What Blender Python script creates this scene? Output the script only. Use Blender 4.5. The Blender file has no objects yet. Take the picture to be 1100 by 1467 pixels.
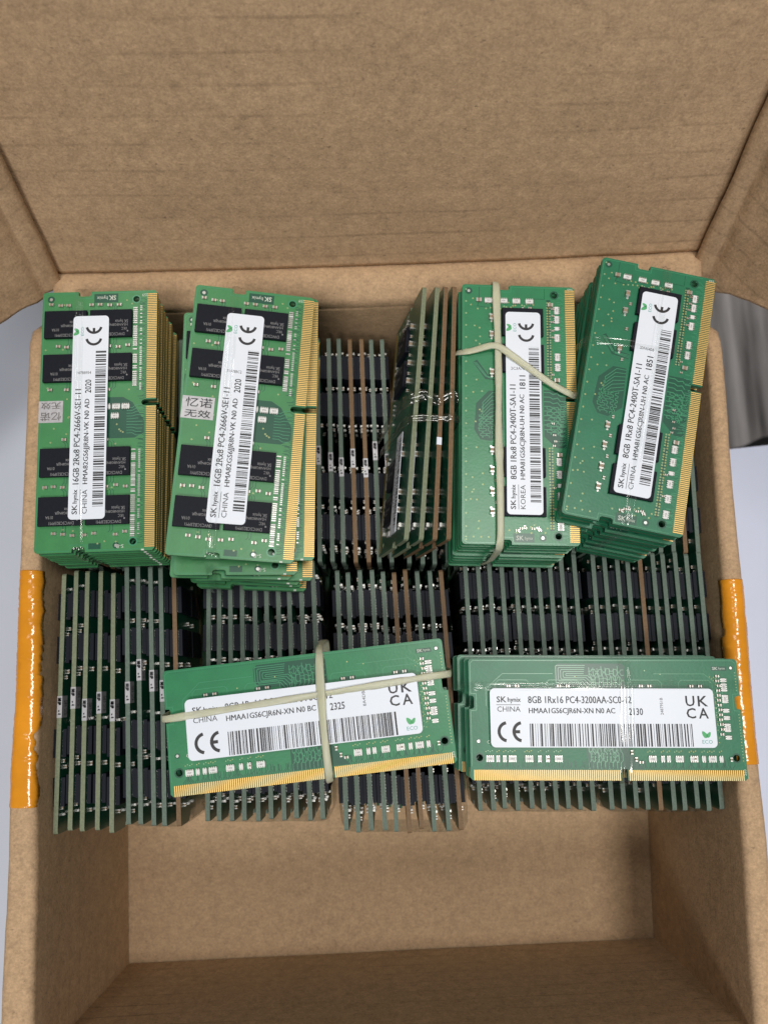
import bpy, bmesh, math, random
from mathutils import Vector, Matrix, noise as mnoise

# ------------------------------------------------------------------ camera, light, exposure
S = 0.001                                   # everything below is written in millimetres
scene = bpy.context.scene
col = scene.collection
R = math.radians
CAM_H, TILT = 270.0, R(13)

cam_d = bpy.data.cameras.new('camera')
cam = bpy.data.objects.new('camera', cam_d); col.objects.link(cam)
cam.location = (0, 0, CAM_H * S)
cam.rotation_euler = (TILT, 0, 0)
cam_d.sensor_fit = 'VERTICAL'; cam_d.sensor_height = 36; cam_d.sensor_width = 27
cam_d.lens = 1060 / 1467 * 36
cam_d.clip_start = 0.005; cam_d.clip_end = 50
cam_d.dof.use_dof = True; cam_d.dof.focus_distance = 0.190; cam_d.dof.aperture_fstop = 15
scene.camera = cam

world = bpy.data.worlds.new('World'); scene.world = world; world.use_nodes = True
bg = world.node_tree.nodes['Background']
bg.inputs[0].default_value = (0.80, 0.90, 1.0, 1); bg.inputs[1].default_value = 0.075

def area(name, loc, size, power, colr, target=(0, 0.02, 0.03)):
    d = bpy.data.lights.new(name, 'AREA'); d.shape = 'RECTANGLE'
    d.size, d.size_y = size; d.energy = power; d.color = colr
    o = bpy.data.objects.new(name, d); col.objects.link(o)
    o.location = loc
    o.rotation_euler = (Vector(target) - Vector(loc)).to_track_quat('-Z', 'Y').to_euler()
    return o
area('overhead_light', (0.36, 0.02, 1.60), (0.36, 0.28), 10.5, (1.0, 0.965, 0.91))
area('overhead_light', (-0.20, -0.85, 1.50), (0.60, 0.35), 13.0, (1.0, 0.965, 0.91))
area('overhead_light', (-0.30, 0.60, 1.6), (0.50, 0.40), 4.2, (1.0, 0.965, 0.91))  # unseen fill, added to brighten the inner face of the front wall

scene.view_settings.view_transform = 'Standard'; scene.view_settings.look = 'None'
scene.view_settings.exposure = 0.0; scene.view_settings.gamma = 1
scene.view_settings.use_curve_mapping = False
scene.render.engine = 'CYCLES'
scene.cycles.use_denoising = True
scene.cycles.max_bounces = 8; scene.cycles.transparent_max_bounces = 16

# ------------------------------------------------------------------ materials
def new_mat(name):
    m = bpy.data.materials.new(name); m.use_nodes = True
    nt = m.node_tree; b = nt.nodes['Principled BSDF']
    return m, nt, b
def N(nt, t, **kw):
    n = nt.nodes.new(t)
    for k, v in kw.items():
        if k in n.inputs.keys(): n.inputs[k].default_value = v
        else: setattr(n, k, v)
    return n
def rgba(c): return (c[0], c[1], c[2], 1)

def simple(name, c, rough=0.5, metal=0.0, spec=0.5, coat=0.0, var=0.0, vscale=300, bump=0.0, bscale=800):
    m, nt, b = new_mat(name)
    b.inputs['Base Color'].default_value = rgba(c); b.inputs['Roughness'].default_value = rough
    b.inputs['Metallic'].default_value = metal; b.inputs['Specular IOR Level'].default_value = spec
    b.inputs['Coat Weight'].default_value = coat; b.inputs['Coat Roughness'].default_value = 0.12
    tc = N(nt, 'ShaderNodeTexCoord')
    if var:
        n = N(nt, 'ShaderNodeTexNoise', Scale=vscale, Detail=5.0, Roughness=0.65)
        nt.links.new(tc.outputs['Object'], n.inputs['Vector'])
        r = N(nt, 'ShaderNodeMapRange'); r.inputs[1].default_value = 0.3; r.inputs[2].default_value = 0.7
        r.inputs[3].default_value = 1 - var; r.inputs[4].default_value = 1 + var
        nt.links.new(n.outputs['Fac'], r.inputs[0])
        mx = N(nt, 'ShaderNodeVectorMath', operation='SCALE'); mx.inputs[0].default_value = c
        nt.links.new(r.outputs[0], mx.inputs['Scale']); nt.links.new(mx.outputs[0], b.inputs['Base Color'])
    if bump:
        n2 = N(nt, 'ShaderNodeTexNoise', Scale=bscale, Detail=3.0)
        nt.links.new(tc.outputs['Object'], n2.inputs['Vector'])
        bp = N(nt, 'ShaderNodeBump', Strength=bump, Distance=0.0004)
        nt.links.new(n2.outputs['Fac'], bp.inputs['Height']); nt.links.new(bp.outputs[0], b.inputs['Normal'])
    return m

def cardboard(name, c, flute_axis=None, flute=0.5, wob=1.0):
    """kraft board: fibre mottling, specks, faint flute lines across flute_axis"""
    m, nt, b = new_mat(name)
    b.inputs['Roughness'].default_value = 0.85; b.inputs['Specular IOR Level'].default_value = 0.2
    tc = N(nt, 'ShaderNodeTexCoord')
    def noise(scale, detail=4.0, rough=0.6, stretch=None):
        n = N(nt, 'ShaderNodeTexNoise', Scale=scale, Detail=detail, Roughness=rough)
        if stretch:
            mp = N(nt, 'ShaderNodeMapping'); mp.inputs['Scale'].default_value = stretch
            nt.links.new(tc.outputs['Object'], mp.inputs[0]); nt.links.new(mp.outputs[0], n.inputs['Vector'])
        else: nt.links.new(tc.outputs['Object'], n.inputs['Vector'])
        return n
    big, mid, fine = noise(28, 3.0), noise(330, 5.0, 0.7), noise(1500, 4.0, 0.7)
    fib = noise(700, 6.0, 0.75, (1.0, 1.6, 1.6))
    fac = None
    for n, w in ((big, 0.18), (mid, 0.75), (fine, 0.85), (fib, 0.70)):
        r = N(nt, 'ShaderNodeMath', operation='MULTIPLY_ADD'); r.inputs[1].default_value = w
        nt.links.new(n.outputs['Fac'], r.inputs[0])
        if fac is None: r.inputs[2].default_value = 1.0 - 1.24
        else: nt.links.new(fac.outputs[0], r.inputs[2])
        fac = r
    # dark specks
    sp = noise(620, 2.0, 0.4, (1.0, 1.7, 1.7))
    spr = N(nt, 'ShaderNodeMapRange'); spr.inputs[1].default_value = 0.70; spr.inputs[2].default_value = 0.78
    spr.inputs[3].default_value = 1.0; spr.inputs[4].default_value = 0.66
    nt.links.new(sp.outputs['Fac'], spr.inputs[0])
    mu = N(nt, 'ShaderNodeMath', operation='MULTIPLY'); nt.links.new(fac.outputs[0], mu.inputs[0]); nt.links.new(spr.outputs[0], mu.inputs[1])
    height = N(nt, 'ShaderNodeMath', operation='MULTIPLY_ADD'); height.inputs[1].default_value = 0.5; 
    nt.links.new(fine.outputs['Fac'], height.inputs[0]); nt.links.new(mid.outputs['Fac'], height.inputs[2])
    last = mu
    if flute_axis is not None:
        # flute creases: thin lines at uneven strength
        mp = N(nt, 'ShaderNodeMapping')
        nt.links.new(tc.outputs['Object'], mp.inputs[0])
        wv = N(nt, 'ShaderNodeTexWave', wave_type='BANDS', bands_direction=flute_axis, Scale=46.0, Distortion=0.45 * wob, Detail=2.0)
        wv.inputs['Detail Scale'].default_value = 0.25
        nt.links.new(mp.outputs[0], wv.inputs['Vector'])
        ln = N(nt, 'ShaderNodeMapRange'); ln.inputs[1].default_value = 0.0; ln.inputs[2].default_value = 0.05
        ln.inputs[3].default_value = 1.0; ln.inputs[4].default_value = 0.0
        nt.links.new(wv.outputs['Fac'], ln.inputs[0])
        brk = noise(20, 3.0, 0.6)
        bm_ = N(nt, 'ShaderNodeMapRange'); bm_.inputs[1].default_value = 0.42; bm_.inputs[2].default_value = 0.66
        nt.links.new(brk.outputs['Fac'], bm_.inputs[0])
        lm = N(nt, 'ShaderNodeMath', operation='MULTIPLY'); nt.links.new(ln.outputs[0], lm.inputs[0]); nt.links.new(bm_.outputs[0], lm.inputs[1])
        cm = N(nt, 'ShaderNodeMath', operation='MULTIPLY_ADD'); cm.inputs[1].default_value = -0.32 * flute; cm.inputs[2].default_value = 1.0
        nt.links.new(lm.outputs[0], cm.inputs[0])
        m2 = N(nt, 'ShaderNodeMath', operation='MULTIPLY'); nt.links.new(last.outputs[0], m2.inputs[0]); nt.links.new(cm.outputs[0], m2.inputs[1])
        last = m2
        h2 = N(nt, 'ShaderNodeMath', operation='MULTIPLY_ADD'); h2.inputs[1].default_value = 0.10 * flute
        nt.links.new(wv.outputs['Fac'], h2.inputs[0]); nt.links.new(height.outputs[0], h2.inputs[2])
        height = h2
    mx = N(nt, 'ShaderNodeVectorMath', operation='SCALE'); mx.inputs[0].default_value = c
    nt.links.new(last.outputs[0], mx.inputs['Scale']); nt.links.new(mx.outputs[0], b.inputs['Base Color'])
    bp = N(nt, 'ShaderNodeBump', Strength=0.42, Distance=0.0005)
    nt.links.new(height.outputs[0], bp.inputs['Height']); nt.links.new(bp.outputs[0], b.inputs['Normal'])
    return m

def clear_plastic(name, gloss=0.10, tint=(0.97, 0.98, 0.97), bscale=260, bstr=0.35):
    m = bpy.data.materials.new(name); m.use_nodes = True; nt = m.node_tree
    nt.nodes.remove(nt.nodes['Principled BSDF']); out = nt.nodes['Material Output']
    tr = N(nt, 'ShaderNodeBsdfTransparent'); tr.inputs[0].default_value = rgba(tint)
    gl = N(nt, 'ShaderNodeBsdfGlossy'); gl.inputs['Roughness'].default_value = 0.13
    tc = N(nt, 'ShaderNodeTexCoord'); n = N(nt, 'ShaderNodeTexNoise', Scale=bscale, Detail=2.0)
    nt.links.new(tc.outputs['Object'], n.inputs['Vector'])
    bp = N(nt, 'ShaderNodeBump', Strength=bstr, Distance=0.0012); nt.links.new(n.outputs['Fac'], bp.inputs['Height'])
    nt.links.new(bp.outputs[0], gl.inputs['Normal'])
    lw = N(nt, 'ShaderNodeLayerWeight', Blend=0.5); nt.links.new(bp.outputs[0], lw.inputs['Normal'])
    pw = N(nt, 'ShaderNodeMath', operation='POWER'); pw.inputs[1].default_value = 4.0; nt.links.new(lw.outputs['Facing'], pw.inputs[0])
    ad = N(nt, 'ShaderNodeMath', operation='MULTIPLY_ADD', use_clamp=True); ad.inputs[1].default_value = 0.6; ad.inputs[2].default_value = gloss
    nt.links.new(pw.outputs[0], ad.inputs[0])
    mx = N(nt, 'ShaderNodeMixShader'); nt.links.new(ad.outputs[0], mx.inputs[0])
    nt.links.new(tr.outputs[0], mx.inputs[1]); nt.links.new(gl.outputs[0], mx.inputs[2]); nt.links.new(mx.outputs[0], out.inputs[0])
    return m

KRAFT = (0.485, 0.330, 0.200)
M = {}
M['card_lid'] = cardboard('kraft_lid', KRAFT, 'Z', 0.8)
M['card_wall'] = cardboard('kraft_wall', KRAFT, 'Z', 0.35)
M['card_floor'] = cardboard('kraft_floor', KRAFT, 'Y', 0.15)
M['card_plain'] = cardboard('kraft_plain', KRAFT)
M['pcb'] = simple('solder_mask', (0.022, 0.205, 0.085), 0.34, spec=0.5, var=0.10, vscale=160, bump=0.06, bscale=1500)
M['pcb_warm'] = simple('solder_mask_warm', (0.050, 0.235, 0.082), 0.36, spec=0.5, var=0.10, vscale=160, bump=0.06, bscale=1500)
M['pcb_cool'] = simple('solder_mask_cool', (0.016, 0.165, 0.082), 0.38, spec=0.45, var=0.10, vscale=160, bump=0.06, bscale=1500)
M['pcb_shaded'] = simple('solder_mask_shaded', (0.008, 0.075, 0.042), 0.34, spec=0.5, var=0.10, vscale=160, bump=0.06, bscale=1500)  # mask darkened for upright boards, their dimmer light put into the colour
M['pcb_bare'] = simple('solder_mask_over_laminate', (0.010, 0.085, 0.050), 0.34, spec=0.5)
M['trace'] = simple('solder_mask_over_copper', (0.050, 0.270, 0.140), 0.30, spec=0.6)
M['edge_green'] = simple('fibreglass_edge_green', (0.115, 0.160, 0.130), 0.7, var=0.22, vscale=1400, bump=0.2, bscale=2500)
M['edge_olive'] = simple('fibreglass_edge_olive', (0.185, 0.215, 0.135), 0.7, var=0.22, vscale=1400, bump=0.2, bscale=2500)
M['edge_deep'] = simple('fibreglass_edge_deep', (0.050, 0.155, 0.080), 0.6, var=0.22, vscale=1400, bump=0.2, bscale=2500)
M['edge_brown'] = simple('fibreglass_edge_brown', (0.175, 0.105, 0.052), 0.7, var=0.25, vscale=1400, bump=0.2, bscale=2500)
M['gold'] = simple('gold_plating', (0.74, 0.49, 0.16), 0.46, metal=0.7, var=0.08, vscale=200)
M['via'] = simple('via_pad', (0.42, 0.47, 0.22), 0.45, metal=0.3)
M['silver'] = simple('solder', (0.52, 0.52, 0.50), 0.36, metal=0.85)
M['chip'] = simple('chip_epoxy', (0.008, 0.010, 0.017), 0.55, spec=0.16, var=0.12, vscale=900, bump=0.10, bscale=3000)
M['chip_print'] = simple('laser_marking', (0.24, 0.24, 0.25), 0.7)
M['ceramic'] = simple('resistor_white', (0.74, 0.74, 0.74), 0.45)
M['capbody'] = simple('capacitor_body', (0.30, 0.22, 0.15), 0.45)
M['label'] = simple('coated_label', (0.77, 0.825, 0.925), 0.38, spec=0.5, var=0.02, vscale=60, bump=0.03, bscale=150)
M['ink'] = simple('label_ink', (0.018, 0.018, 0.022), 0.5)
M['ink_worn'] = simple('worn_ink', (0.16, 0.15, 0.15), 0.6)
M['leaf'] = simple('label_green', (0.08, 0.42, 0.16), 0.5)
M['teal'] = simple('label_teal', (0.10, 0.38, 0.36), 0.5)
M['sticker'] = simple('silver_sticker', (0.47, 0.47, 0.50), 0.42, metal=0.3, var=0.10, vscale=120, bump=0.15, bscale=300)
M['orange'] = simple('orange_tape', (0.74, 0.29, 0.018), 0.17, spec=0.6, var=0.12, vscale=70, bump=0.35, bscale=300)
M['silk'] = simple('silkscreen', (0.62, 0.66, 0.60), 0.6)
M['tape'] = clear_plastic('clear_tape', 0.055, (0.985, 0.99, 0.985), 60, 0.05)
M['film'] = clear_plastic('clear_film', 0.05, (0.96, 0.97, 0.97), 120, 0.4)
m, nt, b = new_mat('pale_rubber'); M['rubber'] = m
b.inputs['Base Color'].default_value = (0.78, 0.78, 0.58, 1); b.inputs['Roughness'].default_value = 0.42
b.inputs['Transmission Weight'].default_value = 0.40; b.inputs['Subsurface Weight'].default_value = 0.35
b.inputs['Subsurface Radius'].default_value = (1, .9, .5); b.inputs['Subsurface Scale'].default_value = 0.0012
tc = N(nt, 'ShaderNodeTexCoord'); n = N(nt, 'ShaderNodeTexNoise', Scale=500.0, Detail=4.0)
nt.links.new(tc.outputs['Object'], n.inputs['Vector'])
bp = N(nt, 'ShaderNodeBump', Strength=0.35, Distance=0.0004); nt.links.new(n.outputs['Fac'], bp.inputs['Height']); nt.links.new(bp.outputs[0], b.inputs['Normal'])
M['table'] = simple('laminate_lavender', (0.50, 0.53, 0.62), 0.42, var=0.03, vscale=8)
M['table_white'] = simple('laminate_white_blue', (0.60, 0.64, 0.80), 0.40, var=0.03, vscale=20)
M['black'] = simple('black_cloth', (0.012, 0.012, 0.012), 0.8, var=0.3, vscale=60, bump=0.5, bscale=90)
# grey wood grain for the ground
m, nt, b = new_mat('grey_wood'); M['wood'] = m
tc = N(nt, 'ShaderNodeTexCoord'); mp = N(nt, 'ShaderNodeMapping'); mp.inputs['Scale'].default_value = (60, 3.0, 1)
n = N(nt, 'ShaderNodeTexNoise', Scale=1.0, Detail=6.0, Roughness=0.65); cr = N(nt, 'ShaderNodeValToRGB')
cr.color_ramp.elements[0].position = 0.32; cr.color_ramp.elements[0].color = (0.085, 0.078, 0.075, 1)
cr.color_ramp.elements[1].position = 0.72; cr.color_ramp.elements[1].color = (0.62, 0.58, 0.58, 1)
nt.links.new(tc.outputs['Object'], mp.inputs[0]); nt.links.new(mp.outputs[0], n.inputs['Vector'])
nt.links.new(n.outputs['Fac'], cr.inputs[0]); nt.links.new(cr.outputs[0], b.inputs['Base Color']); b.inputs['Roughness'].default_value = 0.45

# ------------------------------------------------------------------ mesh helpers (millimetres in, metres out)
class MB:
    def __init__(s): s.v, s.f, s.m = [], [], []
    def add(s, verts, faces, mat=0):
        o = len(s.v); s.v += [tuple(p) for p in verts]
        for f in faces: s.f.append(tuple(i + o for i in f)); s.m.append(mat)
        return s
    def box(s, x0, y0, z0, x1, y1, z1, mat=0, ch=0.0):
        if ch <= 0:
            v = [(x0,y0,z0),(x1,y0,z0),(x1,y1,z0),(x0,y1,z0),(x0,y0,z1),(x1,y0,z1),(x1,y1,z1),(x0,y1,z1)]
            f = [(3,2,1,0),(4,5,6,7),(0,1,5,4),(1,2,6,5),(2,3,7,6),(3,0,4,7)]
        else:                                # top edge chamfered
            zc = z1 - ch if z1 > z0 else z1 + ch
            v = [(x0,y0,z0),(x1,y0,z0),(x1,y1,z0),(x0,y1,z0),(x0,y0,zc),(x1,y0,zc),(x1,y1,zc),(x0,y1,zc),
                 (x0+ch,y0+ch,z1),(x1-ch,y0+ch,z1),(x1-ch,y1-ch,z1),(x0+ch,y1-ch,z1)]
            f = [(3,2,1,0),(0,1,5,4),(1,2,6,5),(2,3,7,6),(3,0,4,7),(4,5,9,8),(5,6,10,9),(6,7,11,10),(7,4,8,11),(8,9,10,11)]
        return s.add(v, f, mat)
    def rect(s, x0, y0, x1, y1, z, mat=0):
        return s.add([(x0,y0,z),(x1,y0,z),(x1,y1,z),(x0,y1,z)], [(0,1,2,3)], mat)
    def poly(s, pts, z, mat=0):
        return s.add([(p[0],p[1],z) for p in pts], [tuple(range(len(pts)))], mat)
    def disc(s, x, y, r, z, mat=0, n=8, ri=0.0):
        if ri <= 0: return s.poly([(x+r*math.cos(2*math.pi*i/n), y+r*math.sin(2*math.pi*i/n)) for i in range(n)], z, mat)
        v = []
        for i in range(n):
            a = 2*math.pi*i/n; v += [(x+r*math.cos(a),y+r*math.sin(a),z),(x+ri*math.cos(a),y+ri*math.sin(a),z)]
        return s.add(v, [(2*i, (2*i+2)%(2*n), (2*i+3)%(2*n), 2*i+1) for i in range(n)], mat)
    def ribbon(s, pts, w, z, mat=0):
        """flat track along a polyline"""
        if len(pts) < 2: return s
        P = [Vector((p[0], p[1])) for p in pts]; L = []
        for i, p in enumerate(P):
            a = (P[i] - P[i-1]).normalized() if i else None
            c = (P[i+1] - P[i]).normalized() if i < len(P)-1 else None
            d = (a + c) if a and c else (a or c)
            if d.length < 1e-6: d = c
            d.normalize(); k = 1.0
            if a and c: k = 1 / max(0.5, d.dot(c))
            nrm = Vector((-d.y, d.x)) * (w/2*k); L.append((p+nrm, p-nrm))
        v = []
        for a, c in L: v += [(a.x,a.y,z),(c.x,c.y,z)]
        return s.add(v, [(2*i+1, 2*i+3, 2*i+2, 2*i) for i in range(len(P)-1)], mat)
    def text(s, body, x, y, w, h, z, mat=0, rot=0.0, bold=False):
        """lettering fitted to a w x h box, lower left corner (x, y), turned by rot about it"""
        tv, tf = text_mesh(body, bold and len(body) <= 4); ca, sa = math.cos(rot), math.sin(rot)
        if bold and len(body) > 4:                                # heavier strokes: a second pass, slightly shifted
            s.add([(x + (u*w+0.07)*ca - q*h*sa, y + (u*w+0.07)*sa + q*h*ca, z+0.004) for u, q in tv], tf, mat)
        return s.add([(x + u*w*ca - q*h*sa, y + u*w*sa + q*h*ca, z) for u, q in tv], tf, mat)
    def mesh(s, name, mats, smooth=False):
        me = bpy.data.meshes.new(name)
        me.from_pydata([(p[0]*S, p[1]*S, p[2]*S) for p in s.v], [], s.f)
        for mm in mats: me.materials.append(M[mm] if isinstance(mm, str) else mm)
        me.polygons.foreach_set('material_index', s.m)
        if smooth: me.polygons.foreach_set('use_smooth', [True]*len(s.f))
        me.update(); return me

TCACHE = {}
def text_mesh(body, bold=False):
    k = (body, bold)
    if k in TCACHE: return TCACHE[k]
    cu = bpy.data.curves.new('t', 'FONT'); cu.body = body; cu.resolution_u = 2
    if bold and len(body) <= 4: cu.offset = 0.014
    o = bpy.data.objects.new('t', cu); col.objects.link(o)
    dg = bpy.context.evaluated_depsgraph_get(); dg.update()
    me = o.evaluated_get(dg).to_mesh()
    v = [(p.co.x, p.co.y) for p in me.vertices]; f = [tuple(p.vertices) for p in me.polygons]
    # make every face look up
    out = []
    for q in f:
        a = sum(v[q[i]][0]*v[q[(i+1)%len(q)]][1] - v[q[(i+1)%len(q)]][0]*v[q[i]][1] for i in range(len(q)))
        out.append(q if a > 0 else q[::-1])
    o.evaluated_get(dg).to_mesh_clear(); bpy.data.objects.remove(o); bpy.data.curves.remove(cu)
    x0 = min(p[0] for p in v); x1 = max(p[0] for p in v); y0 = min(p[1] for p in v); y1 = max(p[1] for p in v)
    v = [((p[0]-x0)/(x1-x0), (p[1]-y0)/(y1-y0)) for p in v]
    TCACHE[k] = (v, out); return TCACHE[k]

def obj(name, me, parent=None, loc=(0,0,0), rot=(0,0,0), kind=None, label=None):
    o = bpy.data.objects.new(name, me); col.objects.link(o)
    o.location = [c*S for c in loc]; o.rotation_euler = rot
    if parent: o.parent = parent
    if kind: o['kind'] = kind
    if label: o['label'] = label
    return o
def tag(o, label, cat, group=None):
    o['label'] = label; o['category'] = cat
    if group: o['group'] = group
    return o
def empty(name, loc=(0,0,0), rot=(0,0,0)):
    o = bpy.data.objects.new(name, None); col.objects.link(o)
    o.empty_display_size = 0.01; o.location = [c*S for c in loc]; o.rotation_euler = rot
    return o
def nz(x, y, z=0.0): return mnoise.noise(Vector((x, y, z)))
rnd = random.Random(11)
NOVS = {}
# ------------------------------------------------------------------ ground, tables, things beyond
def put(mb, name, mats, parent=None, **k): return obj(name, mb.mesh(name, mats, k.pop('smooth', False)), parent, **k)

g = put(MB().rect(-3000, -3000, 3000, 3000, -350), 'floor', ['wood']); g['kind'] = 'structure'
def table(name, pts, mat, label):
    t = empty(name); tag(t, label, 'table')
    mb = MB(); k = len(pts)
    mb.add([(x,y,-1) for x,y in pts] + [(x,y,-22) for x,y in pts],
           [tuple(range(k)), tuple(range(2*k-1, k-1, -1))] + [(i, i+k, (i+1)%k+k, (i+1)%k) for i in range(k)])
    put(mb, 'table_top', [mat], t)
    for (x, y) in [(min(p[0] for p in pts)+40, min(p[1] for p in pts)+40), (max(p[0] for p in pts)-40, min(p[1] for p in pts)+40),
                   (min(p[0] for p in pts)+40, max(p[1] for p in pts)-60), (max(p[0] for p in pts)-40, max(p[1] for p in pts)-60)]:
        put(MB().box(-15,-15,-350,15,15,-22), 'leg', ['table'], t, loc=(x, y, 0))
table('desk', [(-700,-500),(10,-500),(10,430),(-700,430)], 'table', 'grey lavender laminate desk under the cardboard box')
table('side_table', [(12,-500),(620,-500),(620,141),(12,74)], 'table_white', 'pale blue white table on the side of the box where the dark floor shows')
# dark crumpled cloth bag beyond the side table
bm = bmesh.new(); bmesh.ops.create_icosphere(bm, subdivisions=5, radius=1.0)
for v in bm.verts:
    d = v.co.copy(); k = 1 + 0.20*mnoise.noise(d*2.2) + 0.11*mnoise.noise(d*6.0) + 0.06*mnoise.noise(d*15)
    v.co = Vector((d.x*0.080*k, d.y*0.046*k, d.z*0.100*k))
zmin = min(v.co.z for v in bm.verts)
me = bpy.data.meshes.new('cloth_bag'); bm.to_mesh(me); bm.free(); me.materials.append(M['black'])
me.polygons.foreach_set('use_smooth', [True]*len(me.polygons))
o = obj('cloth_bag', me, loc=(0,0,0)); o.location = (0.268, 0.118, -0.350 - zmin + 0.001); o.rotation_euler = (0,0,R(14))
tag(o, 'crumpled black cloth bag on the dark floor beyond the pale blue table', 'bag')

# ------------------------------------------------------------------ the cardboard box
RIM = 70.0
def lin(y, y0, a, y1, b_): return a + (b_-a)*(y-y0)/(y1-y0)
def xli(y): return lin(y, 37, -94.4, -88, -83.6)          # inner face, torn-tape side
def xlo(y): return xli(y) - lin(y, 100, 4.6, -41, 7.4)
def xri(y): return lin(y, 108, 95.0, -82, 88.9)
def xro(y): return xri(y) + lin(y, 100, 4.6, -30, 6.2)
def yn(x): return lin(x, -84.3, -89.7, 88.4, -82.2)       # front wall inner face
def yf(x): return lin(x, -98, 108.0, 95, 113.0)           # back wall inner face
def hinge(u): return Vector((-98.4 + 193.6*u, 118.8 + 7.6*u*u*0.55 + 7.6*u*0.45, 72.0))

box = empty('cardboard_box')
tag(box, 'open brown cardboard box holding the green memory modules', 'box')
mb = MB()                                                  # floor panel, a fine grid with a soft sag
nx, ny = 28, 30
for j in range(ny+1):
    for i in range(nx+1):
        u, v = i/nx, j/ny
        xx = -106 + 212*u; y = yn(xx) - 3 + (yf(xx) + 3 - yn(xx) + 3)*v
        mb.v.append((xx, y, 0.25*nz(xx/40, y/40)))
for j in range(ny):
    for i in range(nx):
        a = j*(nx+1)+i; mb.f.append((a, a+1, a+nx+2, a+nx+1)); mb.m.append(0)
fl = put(mb, 'floor_panel', ['card_floor'], box, smooth=True)
md = fl.modifiers.new('s', 'SOLIDIFY'); md.thickness = 0.0007; md.offset = -1

def wall_top(y):                                           # side walls dip and round off at the hinge end
    t = max(0.0, (y - 96)/10.5)
    return RIM - 0.25 + 0.35*nz(y/23, 3.1) - (9*(1-math.sqrt(max(0,1-min(1,t)**2))))
def rim_profile(xi, xo, zt, d=0.0, n=7):
    """inside bottom -> over the rolled top -> outside bottom, offset d outwards; xi nearer the middle"""
    sg = 1 if xo > xi else -1; w = abs(xo-xi); r = min(2.2, w*0.42)
    pts = [(xi - sg*d, 0.4)] + [(xi - sg*d, zt*k) for k in (0.2, 0.4, 0.6, 0.8)]
    for i in range(n): 
        a = math.pi/2*i/(n-1); pts.append((xi + sg*(r - (r+d)*math.cos(a)), zt - r + (r+d)*math.sin(a)))
    for i in range(n):
        a = math.pi/2*i/(n-1); pts.append((xo - sg*(r - (r+d)*math.sin(a)), zt - r + (r+d)*math.cos(a)))
    pts += [(xo + sg*d, zt*k) for k in (0.8, 0.6, 0.4, 0.2)] + [(xo + sg*d, 0.4)]
    return pts
def side_wall(fi, fo, seed):
    mb = MB(); ys = [-90 + 196*i/46 for i in range(47)]
    for y in ys:
        for (x, z) in rim_profile(fi(y), fo(y), wall_top(y)):
            k = 0.5*nz(y/30, z/30, seed) + 0.10*nz(y/6, z/6, seed+3)
            mb.v.append((x + k*min(1, z/20), y, z))
    n_ = len(mb.v)//len(ys)
    for j in range(len(ys)-1):
        for i in range(n_-1):
            q = (j*n_+i, j*n_+i+1, (j+1)*n_+i+1, (j+1)*n_+i); mb.f.append(q); mb.m.append(0)
    mb.f.append(tuple(range(n_))); mb.m.append(0); mb.f.append(tuple(range((len(ys)-1)*n_, len(ys)*n_))); mb.m.append(0)
    return put(mb, 'side_wall', ['card_wall'], box, smooth=True)
for w_ in (side_wall(xli, xlo, 1.0), side_wall(xri, xro, 9.0)):
    w_.data.set_sharp_from_angle(angle=R(50))
def cross_wall(name, f, sg, x0, x1, zt, thick, seed, mat):
    mb = MB(); xs = [x0 + (x1-x0)*i/40 for i in range(41)]
    for x in xs:
        y0 = f(x)
        for (y, z) in rim_profile(y0, y0 + sg*thick, zt + 0.4*nz(x/25, seed)):
            mb.v.append((x, y + 0.5*nz(x/30, z/30, seed)*min(1, z/20), z))
    n_ = len(mb.v)//len(xs)
    for j in range(len(xs)-1):
        for i in range(n_-1):
            mb.f.append((j*n_+i, j*n_+i+1, (j+1)*n_+i+1, (j+1)*n_+i)); mb.m.append(0)
    mb.f.append(tuple(range(n_))); mb.m.append(0); mb.f.append(tuple(range((len(xs)-1)*n_, len(xs)*n_))); mb.m.append(0)
    o = put(mb, name, [mat], box, smooth=True); o.data.set_sharp_from_angle(angle=R(50)); return o
cross_wall('front_wall', yn, -1, -88.0, 93.0, RIM-0.8, 6.0, 5.0, 'card_lid')
cross_wall('back_wall', yf, 1, -98.0, 94.4, RIM - 3.5, 4.0, 7.0, 'card_wall')

LDIR = Vector((0.0, 0.31, 0.95)).normalized(); LNRM = Vector((0, -LDIR.z, LDIR.y))
# rolled panel between back wall and lid
mb = MB(); nu = 60
prof = [(0.6, -4.2), (1.6, -1.9), (3.4, -0.4), (5.4, 0.5), (7.4, 0.9), (9.0, 0.7), (10.2, 0.1)]
for i in range(nu+1):
    u = i/nu; x = -98 + 192.6*u; h = hinge(u); yb = yf(x)
    for k, (dy, dz) in enumerate(prof):
        t = k/(len(prof)-1); y = yb + (h.y + 0.8 - yb)*t
        mb.v.append((x, y, 70.6 + dz + 0.35*nz(x/14, t*2) + 0.2*nz(x/4, t*3, 5)))
n_ = len(prof)
for i in range(nu):
    for k in range(n_-1): mb.f.append((i*n_+k, (i+1)*n_+k, (i+1)*n_+k+1, i*n_+k+1)); mb.m.append(0)
o = put(mb, 'hinge_panel', ['card_plain'], box, smooth=True)
md = o.modifiers.new('s', 'SOLIDIFY'); md.thickness = 0.0012; md.offset = -1
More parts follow.
